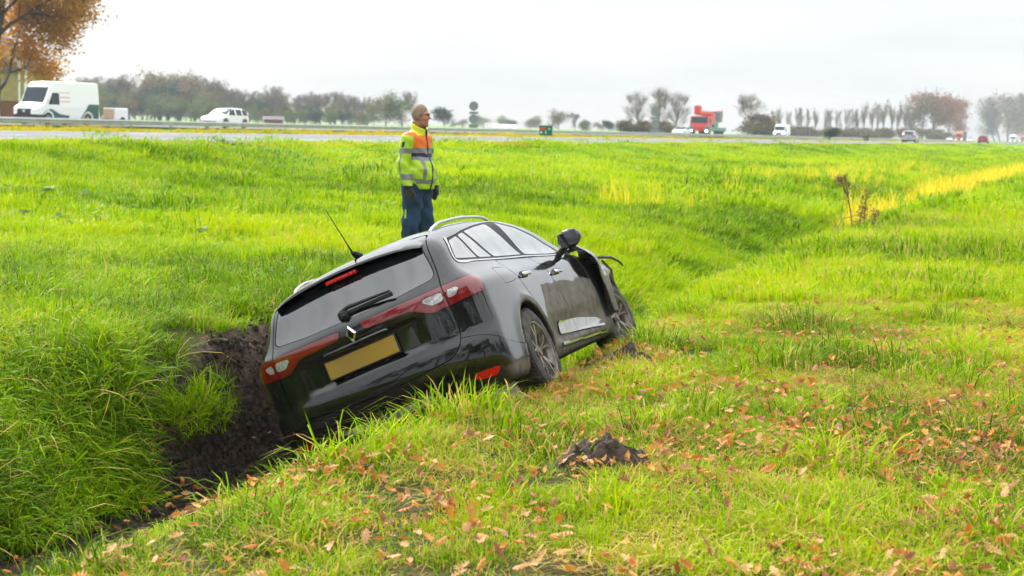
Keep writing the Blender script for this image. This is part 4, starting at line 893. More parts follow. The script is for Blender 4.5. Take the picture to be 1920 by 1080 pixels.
w_ = MB().box((-.85, -.55, 1.1), (1.1, .1, 1.6)).build('window', M_white, hs); MB().box((-.85, -.60, 1.1), (.9, .1, 1.4)).build('pane', M_vglass, w_); w_ = MB().box((-3.5, -.58, 3.3), (1.4, .1, 1.3)).build('window', M_white, hs); MB().box((-3.5, -.63, 3.3), (1.2, .1, 1.1)).build('pane', M_vglass, w_)
def shed(px, w, dims, wm, rm, label):
    x, y = road_at(px, w); z = float(hgt(x, y)); r = empty('shed', (x, y, z), .15); tag(r, label, 'shed'); a, b_, h_ = dims
    MB().box((0, 0, h_ / 2), (a, b_, h_)).build('wall', wm, r); MB().prism([(-b_ / 2 - .3, h_), (b_ / 2 + .3, h_), (0, h_ + b_ * .22)], -a / 2 - .3, a / 2 + .3, 'x').build('roof', rm, r); MB().box((a * .2, -b_ / 2 - .03, h_ * .4), (a * .2, .06, h_ * .8)).build('door', M_tile, r)
shed(507, 150, (3.4, 3, 1.2), M_brick, M_tile, 'low red-brown shed in front of the bare wood'); shed(938, 210, (8, 6, .6), mat('pale_sheet', (.5, .52, .54), .6), mat('pale_roof', (.62, .64, .66), .5), 'long pale greenhouse-like shed beyond the rail')
# ------------------------------------------------------------------ trees
def skeleton(rs, H, trunk, spread, up, depth, nb, r0, lean=.08, droop=0):
    """returns tube pieces [(pts, radii)] and twig tips [(pos, dir)]"""
    out = []; tips = []
    def go(p, d, L, r, k):
        n = 4; P = [p]; R = [r]; q = p.copy()
        for i in range(n):
            d = d + rs.normal(0, .13 + .03 * (depth - k), 3); d[2] += up * .12 - droop * .1 * (depth - k); d /= np.linalg.norm(d); q = q + d * L / n; P.append(q); R.append(r * (1 - .55 * (i + 1) / n))
            if k <= 1: tips.append((q.copy(), d.copy()))
        out.append((P, R))
        if k == 0: return
        for j in range(nb if k < depth else nb + 2):
            t = rs.uniform(.35, 1.0) if k < depth else trunk + (1 - trunk) * (j + rs.random() * .6) / (nb + 2)
            i = min(int(t * n), n - 1); f = t * n - i; b0 = P[i] * (1 - f) + P[i + 1] * f; a = rs.uniform(0, 2 * math.pi); s = rs.uniform(.6, 1.1) * spread
            u = np.cross(d, [math.cos(a), math.sin(a), .3]); u /= np.linalg.norm(u) + 1e-9; nd = d * (1 - .25 * s) + u * s; nd /= np.linalg.norm(nd)
            go(b0, nd, L * rs.uniform(.48, .68) * (1.12 - .45 * t if k == depth else 1), r * (1 - .55 * t) * .55, k - 1)
    go(np.zeros(3), np.array([rs.normal(0, lean), rs.normal(0, lean), 1.0]), H * .70, r0, depth); return out, tips
def tree_meshes(seed, H, kind, trunk=.3, spread=.8, up=.4, depth=3, nb=4, r0=.2, leaves=2500, ls=.3, cl=.9, twig=0, tw=.03, tl=.9):
    rs = np.random.default_rng(seed); br, tips = skeleton(rs, H, trunk, spread, up, depth, nb, r0)
    zmax = max(p[2] for p, _ in tips); sc_ = H / zmax; b = MB()
    for P, R in br:
        if R[0] > .012: b.tube([p * sc_ for p in P], [max(r, .012) for r in R], 6 if R[0] > .05 else 4, False)
    tm = b.mesh('trunk', True); TP = np.array([p for p, _ in tips]) * sc_; TD = np.array([d for _, d in tips]); VV = []; FF = []; n = 0
    if twig:
        i = rs.integers(0, len(TP), twig); p = TP[i] + rs.normal(0, .10, (twig, 3)); d = TD[i] + rs.normal(0, .55, (twig, 3)); d[:, 2] += up * .5; d /= np.linalg.norm(d, axis=1, keepdims=True); L = tl * rs.uniform(.5, 1.3, (twig, 1)); s = np.cross(d, rs.normal(0, 1, (twig, 3))); s /= np.linalg.norm(s, axis=1, keepdims=True)
        V = np.stack([p - s * tw, p + s * tw, p + d * L], 1).reshape(-1, 3); VV.append(V); FF.append(np.arange(len(V)).reshape(-1, 3)); n += len(V)
    if leaves:
        i = rs.integers(0, len(TP), leaves); p = TP[i] + rs.normal(0, cl, (leaves, 3)) * [1, 1, .8]; a = rs.normal(0, 1, (leaves, 3)); a /= np.linalg.norm(a, axis=1, keepdims=True); c = np.cross(a, rs.normal(0, 1, (leaves, 3))); c /= np.linalg.norm(c, axis=1, keepdims=True); s = ls * rs.uniform(.6, 1.4, (leaves, 1))
        V = np.stack([p - a * s, p - c * s * .6, p + a * s, p + c * s * .6], 1).reshape(-1, 3); FF.append(np.arange(len(V)).reshape(-1, 4) + n); VV.append(V)
    return tm, mesh_np('crown', np.concatenate(VV), [f for f in FF], False)
def leafmat(name, c1, c2, c3, tr=.35):
    m = bpy.data.materials.new(name); m.use_nodes = True; t = m.node_tree; L = t.links.new; b = t.nodes['Principled BSDF']; b.inputs['Roughness'].default_value = .65; b.inputs['Specular IOR Level'].default_value = .25
    tcn = t.nodes.new('ShaderNodeTexCoord'); gi = t.nodes.new('ShaderNodeNewGeometry'); n = t.nodes.new('ShaderNodeTexNoise'); n.inputs['Scale'].default_value = .8; n.inputs['Detail'].default_value = 3; L(tcn.outputs['Object'], n.inputs['Vector'])
    ad = t.nodes.new('ShaderNodeMath'); ad.operation = 'MULTIPLY_ADD'; L(gi.outputs['Random Per Island'], ad.inputs[0]); ad.inputs[1].default_value = .5; L(n.outputs[0], ad.inputs[2])
    r = t.nodes.new('ShaderNodeValToRGB'); e = r.color_ramp.elements; e[0].position = .45; e[0].color = (*c1, 1); e[1].position = 1.0; e[1].color = (*c3, 1); q = e.new(.72); q.color = (*c2, 1); L(ad.outputs[0], r.inputs[0]); L(r.outputs[0], b.inputs['Base Color'])
    tr_ = t.nodes.new('ShaderNodeBsdfTranslucent'); L(r.outputs[0], tr_.inputs[0]); x = t.nodes.new('ShaderNodeMixShader'); x.inputs[0].default_value = tr; L(b.outputs[0], x.inputs[1]); L(tr_.outputs[0], x.inputs[2]); L(x.outputs[0], t.nodes['Material Output'].inputs[0]); return m
M_bark = mat('bark', (.075, .065, .055), .9, noise=(6, (.04, .035, .03), .4, .6)); M_twig = mat('twigs', (.13, .10, .08), .9); M_twigp = mat('pale_twigs', (.20, .155, .12), .9)
L_oak = leafmat('oak_autumn', (.26, .15, .012), (.55, .24, .012), (.72, .34, .02)); L_green = leafmat('dull_green_leaf', (.05, .085, .022), (.09, .13, .03), (.15, .17, .045)); L_brown = leafmat('russet_leaf', (.17, .065, .03), (.27, .11, .05), (.33, .17, .08)); L_mix = leafmat('olive_brown_leaf', (.085, .085, .03), (.15, .12, .05), (.20, .14, .06)); L_dark = leafmat('evergreen_leaf', (.02, .05, .03), (.035, .075, .045), (.06, .10, .055))
KIND = {}
def kind(n, *a, **k):
    lm = k.pop('lm'); bm_ = k.pop('bm', M_bark); tm, cm = tree_meshes(*a, **k); tm.materials.append(bm_); cm.materials.append(lm); KIND[n] = (tm, cm, a[1])
kind('oak', 11, 15, 'oak', trunk=.22, spread=.95, up=.15, depth=4, nb=4, r0=.38, leaves=60000, ls=.12, cl=.55, lm=L_oak)
for i in range(3): kind('bare%d' % i, 20 + i, 15, 'bare', trunk=.3, spread=.7, up=.5, depth=3, nb=5, r0=.2, leaves=250, ls=.2, cl=.6, twig=3600, tw=.020, tl=1.5, lm=(M_twig, M_twigp, M_twig)[i])
for i in range(2): kind('poplar%d' % i, 30 + i, 18, 'poplar', trunk=.12, spread=.34, up=1.0, depth=3, nb=6, r0=.2, leaves=500, ls=.22, cl=.5, twig=2600, tw=.019, tl=1.4, lm=(M_twigp, L_mix)[i])
for i in range(3): kind('leafy%d' % i, 40 + i, 13, 'leafy', trunk=.15, spread=.85, up=.2, depth=3, nb=5, r0=.22, leaves=3600, ls=.22, cl=1.05, lm=(L_green, L_mix, L_brown)[i])
kind('russet', 50, 15, 'leafy', trunk=.15, spread=.8, up=.25, depth=3, nb=6, r0=.3, leaves=8000, ls=.24, cl=.75, lm=L_brown)
kind('evergreen', 51, 12, 'ev', trunk=.05, spread=.55, up=.1, depth=3, nb=6, r0=.2, leaves=6000, ls=.24, cl=.65, lm=L_dark)
kind('half_bare_oak', 54, 14, 'oak', trunk=.2, spread=.85, up=.25, depth=4, nb=4, r0=.32, leaves=9000, ls=.10, cl=.30, twig=3500, tw=.012, tl=.8, lm=leafmat('dark_oak_leaf', (.03, .035, .012), (.07, .06, .02), (.16, .09, .025)))
kind('bush', 52, 4, 'bush', trunk=.02, spread=1.0, up=.2, depth=3, nb=5, r0=.10, leaves=3800, ls=.17, cl=.5, lm=L_mix)
kind('pollard', 53, 14, 'bare', trunk=.05, spread=.5, up=.8, depth=3, nb=6, r0=.25, leaves=60, ls=.2, cl=.6, twig=3600, tw=.014, tl=2.1, lm=M_twigp)
KIND['bush_green'] = KIND['evergreen']
def tree(name, kd, px, Yd, H, label, group=None, wid=1, rz=None, base=None):
    Y0 = Yd; tm, cm, H0 = KIND[kd]; xh = (px - 960) / 2700; Yd = max(Yd, 79 / max(HS - HC * xh, .03)) if Yd > 200 else Yd; H = H * Yd / Y0 if Yd > Y0 else H; x, y = xh * Yd, Yd; z = float(hgt(x, y)) if base is None else base
    r = empty(name, (x, y, z - .1), random.uniform(0, 6.28) if rz is None else rz); s = H / H0; r.scale = (s * wid, s * wid, s); tag(r, label, 'bush' if 'bush' in name or 'shrub' in name else 'tree', group)
    link('trunk', tm, None, r); link('crown', cm, None, r); return r
def hz(px): return 213 + px * .0271
def Hfor(px, ytop, Yd): return (hz(px) - ytop) * Yd / 2700 + CAMH - .9
tree('oak_tree', 'oak', -15, 104, 16, 'orange autumn oak beside the ochre house', wid=1.0, rz=1.2)
# wood behind the opposite carriageway
prof_ = curve([(150, 150), (185, 143), (230, 150), (270, 141), (300, 134), (340, 139), (380, 150), (420, 166), (450, 172), (480, 163), (520, 174), (560, 179), (610, 172), (650, 180), (690, 178), (730, 174)], 3)
rs_ = random.Random(5); GW = 'trees of the wood beyond the white hatchback'
LW = {'bare': 'slim bare tree in the wood beyond the hatchback', 'poplar': 'tall narrow bare tree in the wood beyond the hatchback', 'leafy': 'olive leafy tree in the wood beyond the hatchback', 'evergreen': 'dark evergreen tree in the wood beyond the hatchback'}
px = 172
while px < 690:
    left = px < 440
    for lay, (Yd, f) in enumerate(((430, 1.04), (405, .80), (385, .55))):
        if lay == 0: kd = rs_.choice(['bare0', 'bare1', 'bare2', 'poplar0', 'poplar1', 'bare2', 'leafy1'] if left else ['bare0', 'bare1', 'bare2', 'poplar0', 'bare1'])
        elif lay == 1: kd = rs_.choice(['leafy0', 'leafy1', 'bare0', 'poplar1', 'evergreen', 'leafy2'] if left else ['bare0', 'poplar0', 'bare2', 'leafy0', 'poplar1'])
        else: kd = rs_.choice(['leafy0', 'leafy1', 'evergreen', 'leafy0'])
        pj = px + rs_.uniform(-9, 9); H = max(3, Hfor(pj, float(prof_(pj)), Yd) * f * rs_.uniform(.86, 1.06) + rs_.uniform(-.8, .6)); k0 = kd.rstrip('0123')
        tree('wood_tree', kd, pj, Yd + rs_.uniform(-9, 9), H, LW[k0], GW, wid=rs_.uniform(.95, 1.3) if k0 != 'poplar' else .8)
    px += rs_.uniform(9, 12)
for p_, y_, k_, w_, lb in ((716, 178, 'leafy1', 1.35, 'broad rounded tree straight behind the standing man'), (748, 172, 'leafy0', 1.2, 'rounded olive tree nearest the standing man'), (772, 172, 'bare1', .9, 'bare tree beside the rounded trees'), (826, 200, 'evergreen', 1.3, 'small dark tree between the man and the round signs')): tree('tree', k_, p_, 370, Hfor(p_, y_, 370), lb, wid=w_)
GF = 'low hazy trees far beyond the rail'
for p_, y_ in ((860, 222), (900, 215), (925, 216), (952, 224), (985, 222), (1005, 216), (1112, 228), (1148, 232), (845, 226), (1085, 226)): tree('distant_tree', rs_.choice(['leafy0', 'leafy1', 'evergreen']), p_, 620, Hfor(p_, y_, 620), 'low hazy tree far beyond the rail', GF, wid=1.5)
for p_, y_, k_, lb in ((1040, 205, 'leafy1', 'olive half-bare tree left standing by the green marker'), (1068, 210, 'bare0', 'low bare tree beside the green marker'), (1080, 222, 'leafy0', 'low green tree right behind the green marker'), (1132, 224, 'evergreen', 'single small round dark-green tree beyond the rail')): tree('tree', k_, p_, 390, Hfor(p_, y_, 390), lb, wid=1.25)
for p_, y_, w_ in ((1186, 172, 1.0), (1222, 164, 1.15), (1258, 174, 1.0)): tree('pollard_tree', 'pollard', p_, 300, Hfor(p_, y_, 300), 'tall bare many-stemmed pollard behind the round sign', 'bare pollards', wid=w_)
for p_ in (1170, 1200, 1235): tree('shrub', 'bush', p_, 290, 3.0, 'brown-green shrub at the foot of the pollards', 'shrubs under the pollards', wid=1.5)
tree('round_bare_tree', 'bare1', 1392, 330, Hfor(1392, 176, 330), 'single bare tree with rounded crown beside the crane truck', wid=1.25)
for p_ in (1405, 1425): tree('shrub', 'bush', p_, 330, 5.0, 'brown shrub under the round bare tree', 'shrubs under the round bare tree', wid=1.6)
GP = 'row of thin poplars'
for p_ in list(range(1440, 1600, 13)) + list(range(1606, 1690, 13)): tree('poplar', rs_.choice(['poplar0', 'poplar1']), p_ + rs_.uniform(-3, 3), 470 + rs_.uniform(-10, 10), Hfor(p_, 202 if p_ < 1600 else 190, 470) * rs_.uniform(.92, 1.06), 'thin bare poplar in the row beyond the rail', GP, wid=.62)
for p_ in range(1440, 1760, 24): tree('hedge_shrub', 'bush', p_, 450, 3.6, 'grey-brown shrub in the hedge under the poplars', 'hedge under the poplars', wid=1.9)
for p_, y_, k_, w_, lb in ((1716, 176, 'leafy1', 1.0, 'olive tree at the edge of the russet clump'), (1738, 172, 'russet', 1.05, 'tall russet tree beyond the white vans'), (1764, 182, 'russet', 1.0, 'russet tree above the orange lorry'), (1782, 205, 'leafy2', .9, 'low brown tree next to the orange lorry'), (1690, 212, 'bare0', 1.1, 'bare low tree by the russet clump')): tree('autumn_tree', k_, p_, 460, Hfor(p_, y_, 460), lb, wid=w_)
for p_, y_, k_ in ((1838, 205, 'bare0'), (1852, 186, 'bare1'), (1876, 180, 'leafy1'), (1900, 180, 'bare0'), (1918, 178, 'leafy2'), (1940, 176, 'leafy1'), (1862, 205, 'leafy0'), (1890, 210, 'leafy2')): tree('roadside_tree', k_, p_, 430, Hfor(p_, y_, 430), 'large half-bare roadside tree at the far end of the road', 'roadside trees at the far end', wid=1.1)
tree('shrub', 'evergreen', 1545, 190, 1.9, 'small round green bush alone in the central verge', wid=1.5)
# the oaks that dropped the leaves stand behind the viewpoint
for i, (x, y, H) in enumerate(((4.5, -9, 13), (-4, -12, 15), (11, -8, 12), (-13, -10, 14), (18, -13, 15), (9, -20, 15), (-22, -14, 14), (27, -10, 13), (25, -1, 14), (28, 5, 13), (30, 11, 15), (35, 17, 13), (33, 24, 14))):
    tm, cm, H0 = KIND['half_bare_oak']; r = empty('oak_tree', (x, y, float(hgt(x, y)) - .1), i * 1.7); r.scale = (H / H0,) * 3; tag(r, 'half-bare oak in the row beside and behind the viewpoint', 'tree', 'oaks behind the viewpoint'); link('trunk', tm, None, r); link('crown', cm, None, r)
# ------------------------------------------------------------------ grass, leaves, soil
def blade_mat(name, lo, mid, hi, dry, pd=.08, tr=.38):
    m = bpy.data.materials.new(name); m.use_nodes = True; t = m.node_tree; L = t.links.new; N = t.nodes.new; b = t.nodes['Principled BSDF']; b.inputs['Roughness'].default_value = .5; b.inputs['Specular IOR Level'].default_value = .06
    oi = N('ShaderNodeObjectInfo'); gi = N('ShaderNodeNewGeometry'); tone = N('ShaderNodeAttribute'); tone.attribute_type = 'INSTANCER'; tone.attribute_name = 'tone'
    a = N('ShaderNodeMath'); a.operation = 'MULTIPLY_ADD'; L(gi.outputs['Random Per Island'], a.inputs[0]); a.inputs[1].default_value = .60; L(tone.outputs['Fac'], a.inputs[2])
    r = N('ShaderNodeValToRGB'); e = r.color_ramp.elements; e[0].position = .1; e[0].color = (*lo, 1); e[1].position = 1.1 if False else 1.0; e[1].color = (*hi, 1); q = e.new(.55); q.color = (*mid, 1); L(a.outputs[0], r.inputs[0])
    g = N('ShaderNodeMath'); g.operation = 'GREATER_THAN'; dy = N('ShaderNodeAttribute'); dy.attribute_type = 'INSTANCER'; dy.attribute_name = 'dry'
    fr = N('ShaderNodeMath'); fr.operation = 'FRACT'; mu = N('ShaderNodeMath'); mu.operation = 'MULTIPLY'; mu.inputs[1].default_value = 7.31; L(gi.outputs['Random Per Island'], mu.inputs[0]); L(mu.outputs[0], fr.inputs[0]); L(dy.outputs['Fac'], g.inputs[0]); L(fr.outputs[0], g.inputs[1])
    x = N('ShaderNodeMixRGB'); L(g.outputs[0], x.inputs[0]); L(r.outputs[0], x.inputs[1]); x.inputs[2].default_value = (*dry, 1); L(x.outputs[0], b.inputs['Base Color'])
    t2 = N('ShaderNodeBsdfTranslucent'); L(x.outputs[0], t2.inputs[0]); s = N('ShaderNodeMixShader'); s.inputs[0].default_value = tr; L(b.outputs[0], s.inputs[1]); L(t2.outputs[0], s.inputs[2]); L(s.outputs[0], t.nodes['Material Output'].inputs[0]); return m
M_blade = blade_mat('grass_blade', (.045, .115, .0005), (.235, .42, .0005), (.46, .55, .0005), (.58, .42, .11))
def tuft(seed, nb, R, h0, h1, w, bend, seg=3):
    rs = np.random.default_rng(seed); V = []; F = []
    for k in range(nb):
        a = rs.uniform(0, 6.283); r = R * math.sqrt(rs.random()); p = np.array([r * math.cos(a), r * math.sin(a), -.01]); h = rs.uniform(h0, h1); az = rs.normal(a, 1.0); d = np.array([math.cos(az), math.sin(az), 0]); s = np.array([-d[1], d[0], 0]) ; tw = rs.uniform(-.8, .8); s = s * math.cos(tw) + d * math.sin(tw) * .6; bn = bend * rs.uniform(.2, 1.5); n0 = len(V)
        for i in range(seg):
            t = i / seg; c = p + d * h * bn * t * t + np.array([0, 0, h * (t - .32 * bn * t * t * t)]); ww = w * rs.uniform(.8, 1.2) * (1 - .55 * t); V += [c - s * ww, c + s * ww]
        V.append(p + d * h * bn + np.array([0, 0, h * (1 - .34 * bn - .12 * bn * bn)]))
        F += [(n0 + 2 * i, n0 + 2 * i + 1, n0 + 2 * i + 3, n0 + 2 * i + 2) for i in range(seg - 1)]; q = n0 + 2 * seg - 2; F.append((q, q + 1, n0 + 2 * seg))
    me = bpy.data.meshes.new('tuft'); me.from_pydata([tuple(v) for v in V], [], F); me.update(); return me
def coll(name, meshes, m):
    c = bpy.data.collections.new(name)
    for i, me in enumerate(meshes):
        if m is not None: me.materials.append(m)
        c.objects.link(bpy.data.objects.new('%s_%02d' % (name, i), me))
    return c
def scatter(name, P, rot, scl, attrs, col, nvar):
    me = bpy.data.meshes.new(name); n = len(P); me.vertices.add(n); me.vertices.foreach_set('co', np.asarray(P, np.float32).ravel())
    for nm, tp, v in [('rot', 'FLOAT_VECTOR', rot), ('scl', 'FLOAT_VECTOR', scl), ('var', 'INT', rng.integers(0, nvar, n))] + [(k, 'FLOAT', v) for k, v in attrs.items()]:
        a = me.attributes.new(nm, tp, 'POINT'); a.data.foreach_set('vector' if tp == 'FLOAT_VECTOR' else 'value', np.asarray(v, np.int32 if tp == 'INT' else np.float32).ravel())
    o = link(name, me); g = bpy.data.node_groups.new(name, 'GeometryNodeTree'); g.interface.new_socket('Geometry', in_out='INPUT', socket_type='NodeSocketGeometry'); g.interface.new_socket('Geometry', in_out='OUTPUT', socket_type='NodeSocketGeometry')
    N = g.nodes.new; L = g.links.new; gi = N('NodeGroupInput'); go = N('NodeGroupOutput'); ci = N('GeometryNodeCollectionInfo'); ci.inputs[0].default_value = col; ci.inputs['Separate Children'].default_value = True; ci.inputs['Reset Children'].default_value = True
    iop = N('GeometryNodeInstanceOnPoints'); iop.inputs['Pick Instance'].default_value = True
    def na(nm, tp): q = N('GeometryNodeInputNamedAttribute'); q.data_type = tp; q.inputs[0].default_value = nm; return [s for s in q.outputs if s.enabled][0]
    L(gi.outputs[0], iop.inputs['Points']); L(ci.outputs[0], iop.inputs['Instance']); L(na('var', 'INT'), iop.inputs['Instance Index']); L(na('scl', 'FLOAT_VECTOR'), iop.inputs['Scale'])
    e = N('FunctionNodeEulerToRotation'); L(na('rot', 'FLOAT_VECTOR'), e.inputs[0]); L(e.outputs[0], iop.inputs['Rotation']); L(iop.outputs[0], go.inputs[0])
    md = o.modifiers.new('scatter', 'NODES'); md.node_group = g; return o
CARI = np.array([[CR[j, i] for j in range(3)] for i in range(3)])
def car_local(X, Y, Z): d = np.stack([X + .41778853, Y - 10.23517346, Z - (CAMH - 2.2316331)], -1); return d @ CR
def frustum(n, y0, y1, mar=1.6, x0=None):
    """random ground points seen by the camera (plus a margin) between two distances, even per area"""
    Y = np.sqrt(rng.uniform(y0 ** 2, y1 ** 2, n)); X = (rng.uniform(-1, 1, n)) * (Y * .372 + mar); return X, Y
def place(X, Y, mud_ok=.45):
    u, w = uw(X, Y); d = w - wc_(u); Z = hgt(X, Y); m = np.max([mudmask(X + a, Y + b) for a, b in ((0, 0), (.08, 0), (-.08, 0), (0, .08), (0, -.08))], 0); q = car_local(X, Y, Z)
    ok = (m < mud_ok) & (w < 22.4) & ~((q[:, 0] > -1.0) & (q[:, 0] < 3.4) & (np.abs(q[:, 1]) < .80) & (q[:, 2] > -.35)) & ~((d > 1.0) & (d < 2.36) & (u < 8.2))
    ok &= ~((np.abs(q[:, 1]) < 1.0) & (np.minimum(np.abs(q[:, 0]), np.abs(q[:, 0] - 2.71)) < .30) & (q[:, 2] > -.1))
    return X[ok], Y[ok], Z[ok], u[ok], d[ok]
def tilt(n, k=.18): return np.stack([rng.normal(0, k, n), rng.normal(0, k, n), rng.uniform(0, 6.283, n)], 1)
C_short = coll('short_tuft', [tuft(100 + i, 170, .20, .05, .13, .0030, .75) for i in range(8)], M_blade)
C_mid = coll('mid_tuft', [tuft(200 + i, 85, .20, .09, .25, .0048, .9, 4) for i in range(8)], M_blade)
C_long = coll('long_tuft', [tuft(300 + i, 20, .09, .20, .48, .0062, 1.1, 5) for i in range(6)], M_blade)
C_far = coll('far_tuft', [tuft(400 + i, 260, .58, .07, .20, .0085, .7, 2) for i in range(6)], M_blade)
C_sod = coll('sod_tuft', [tuft(250 + i, 30, .10, .10, .24, .0038, .8, 4) for i in range(5)], M_blade)
def lay(X, Y, k=.12, amt=.75):
    """euler angles that lay a patch on the slope, with a random spin"""
    e = .12; nx = -(hgt(X + e, Y) - hgt(X - e, Y)) / (2 * e) * amt + rng.normal(0, k, len(X)); ny = -(hgt(X, Y + e) - hgt(X, Y - e)) / (2 * e) * amt + rng.normal(0, k, len(X)); l = np.sqrt(nx * nx + ny * ny + 1); nx, ny, nz_ = nx / l, ny / l, 1 / l
    f = rng.uniform(0, 6.283, len(X)); c, s = np.cos(f), np.sin(f); a, b = c * nx + s * ny, -s * nx + c * ny; return np.stack([-np.arcsin(np.clip(b, -1, 1)), np.arctan2(a, nz_), f], 1)
def tone_at(X, Y, base): return np.clip(base - .08 + .65 * vn(X, Y, 1.7, 21) + .7 * vn(X, Y, .45, 22) + .3 * vn(X, Y, 6, 23), 0, .8)
def grass(name, n, y0, y1, col, nv, dens=None, s=(.8, 1.25), sz=None, base=.3, dry=.06, k=.08, mud_ok=.45):
    X, Y = frustum(n, y0, y1); X, Y, Z, u, d = place(X, Y, mud_ok)
    if dens is not None: p = dens(X, Y, u, d); q = rng.random(len(X)) < p; X, Y, Z, u, d = (a[q] for a in (X, Y, Z, u, d))
    N_ = len(X); sc = rng.uniform(*s, N_) * (1 + .5 * vn(X, Y, .8, 31)); hz_ = sc * (sz(X, Y, u, d) if sz else 1); dr = np.clip((dry(X, Y, u, d) if callable(dry) else dry) + .25 * np.clip(vn(X, Y, .9, 41), 0, 1), 0, .9)
    b_ = base(X, Y, u, d) if callable(base) else base
    o = scatter(name, np.stack([X, Y, Z - .005], 1), lay(X, Y, k), np.stack([sc, sc, hz_], 1), {'tone': tone_at(X, Y, b_), 'dry': dr}, col, nv); tag(o, kind='stuff'); o['n'] = N_; return o
def bank_face(name, n, col, nv, u0, u1, d0, d1, s, base, dry, label, k=.4, mo=.45):
    u = rng.uniform(u0, u1, n); d = rng.uniform(d0, d1, n); X, Y = xy(u, wc_(u) + d); q = np.max([mudmask(X + a, Y + b) for a, b in ((0, 0), (.07, 0), (-.07, 0), (0, .07), (0, -.07))], 0) < mo; X, Y = X[q], Y[q]; n = len(X); Z = hgt(X, Y); sc = rng.uniform(*s, n)
    tag(scatter(name, np.stack([X, Y, Z - .01], 1), lay(X, Y, k * .5), np.stack([sc, sc, sc], 1), {'tone': tone_at(X, Y, base), 'dry': np.full(n, dry)}, col, nv), label, 'grass', kind='stuff')
near_side = lambda X, Y, u, d: (d < .25) * 1.0; far_side = lambda X, Y, u, d: (d > 2.2) * 1.0
tag(grass('near_bank_grass', 4600, 4.6, 17, C_short, 8, lambda X, Y, u, d: (d < .5) * np.clip(1.2 + .9 * vn(X, Y, .6, 51), .85, 1), sz=lambda X, Y, u, d: .70 + .5 * np.clip(vn(X, Y, .7, 59), -.3, .5), base=.50, dry=lambda X, Y, u, d: .10 + .06 * (Y < 11)), 'short yellow-green grass with straw on the near bank', 'grass')
tag(grass('near_bank_tufts', 800, 4.6, 17, C_mid, 8, lambda X, Y, u, d: (d < .6) * (vn(X, Y, .7, 52) > .05) * .9, base=.36, dry=.12), 'taller grass tufts on the near bank', 'grass')
tag(grass('far_bank_grass', 5200, 6, 17, C_mid, 8, lambda X, Y, u, d: (d > 2.1) * np.clip(.8 + 1.0 * vn(X, Y, .5, 53), .3, 1), s=(.75, 1.15), base=.28, dry=.04), 'dense green grass on the far bank', 'grass')
tag(grass('ditch_edge_grass', 8000, 4.8, 26, C_long, 6, lambda X, Y, u, d: np.maximum(np.exp(-((d - 2.8) / .40) ** 2) * .8, np.maximum(np.exp(-((d - .02) / .22) ** 2) * .10 * (u < 8), ((d > .4) & (d < 1.6) & (u > 12.6)) * .22)) + .07 * (d > 3) * (vn(X, Y, 1.3, 58) > .08), s=(.5, .9), base=.22, dry=.10, k=.3, mud_ok=.45), 'long drooping grass along the ditch', 'grass')
tag(grass('field_grass', 3000, 15.5, 34, C_far, 6, None, s=(.8, 1.2), sz=lambda X, Y, u, d: 1.0 + .3 * vn(X, Y, 2, 61), base=lambda X, Y, u, d: .36 + .08 * (d < 0), dry=lambda X, Y, u, d: .02 + .10 * (d < 0)), 'bright green grass of the field', 'grass')
tag(grass('far_field_grass', 36000, 30, 240, C_far, 6, lambda X, Y, u, d: np.clip(38 / Y, .10, .8) * (u < 400), s=(1.5, 2.4), sz=lambda X, Y, u, d: .7 - .35 * sstep(16, 20, uw(X, Y)[1]), base=.40, dry=.02), 'bright green grass of the far field', 'grass')
bank_face('ditch_wall_grass', 1100, C_mid, 8, 2, 8.3, 2.38, 3.4, (.8, 1.3), .24, .05, 'thick grass on the far wall of the ditch')
bank_face('ditch_wall_long_grass', 700, C_long, 6, 2, 8.2, 2.5, 3.0, (.5, .95), .20, .14, 'long grass hanging over the ditch')
def sod(u, d, n, r, name, label):
    uu = u + rng.normal(0, r, n); X, Y = xy(uu, wc_(uu) + d + rng.normal(0, .03, n)); sc = rng.uniform(.6, 1.1, n); tag(scatter(name, np.stack([X, Y, hgt(X, Y) + .02], 1), tilt(n, .45), np.stack([sc, sc, sc], 1), {'tone': rng.uniform(.1, .5, n), 'dry': np.full(n, .08)}, C_sod, 5), label, 'grass', kind='stuff')
sod(8.75, 2.64, 46, .24, 'slipped_sod_grass', 'slipped grass sod on the torn bank')
# flat straw and dead stems lying in the near bank turf
M_straw = blade_mat('straw', (.28, .20, .04), (.44, .33, .07), (.60, .46, .14), (.36, .19, .05), tr=.2)
def straw_mesh(seed, nb, R):
    rs = np.random.default_rng(seed); V = []; F = []
    for k in range(nb):
        a, r = rs.uniform(0, 6.283), R * math.sqrt(rs.random()); p = np.array([r * math.cos(a), r * math.sin(a), rs.uniform(.008, .05)]); f = rs.uniform(0, 6.283); d = np.array([math.cos(f), math.sin(f), rs.normal(0, .22)]); s = np.array([-d[1], d[0], 0]) * .0022; L = rs.uniform(.04, .14); q = p + d * L * .5 + np.array([0, 0, rs.uniform(0, .012)]); e = p + d * L; i = len(V); V += [p - s, p + s, q + s, q - s, e]; F += [(i, i + 1, i + 2, i + 3), (i + 3, i + 2, i + 4)]
    me = bpy.data.meshes.new('straw'); me.from_pydata([tuple(v) for v in V], [], F); me.update(); return me
C_straw = coll('straw_patch', [straw_mesh(800 + i, 90, .22) for i in range(6)], M_straw)
tag(grass('straw_litter', 1700, 4.6, 16, C_straw, 6, lambda X, Y, u, d: (d < .35) * np.clip(.7 + 1.5 * vn(X, Y, .8, 66), .1, 1), base=.3, dry=.3, k=.05), 'dead straw lying in the turf of the near bank', 'straw')
bank_face('dry_crest_grass', 130, C_sod, 5, 6.5, 11.2, -.45, .05, (.4, .75), .45, .75, 'dry brown grass stubble along the crest below the car', .5, 2)
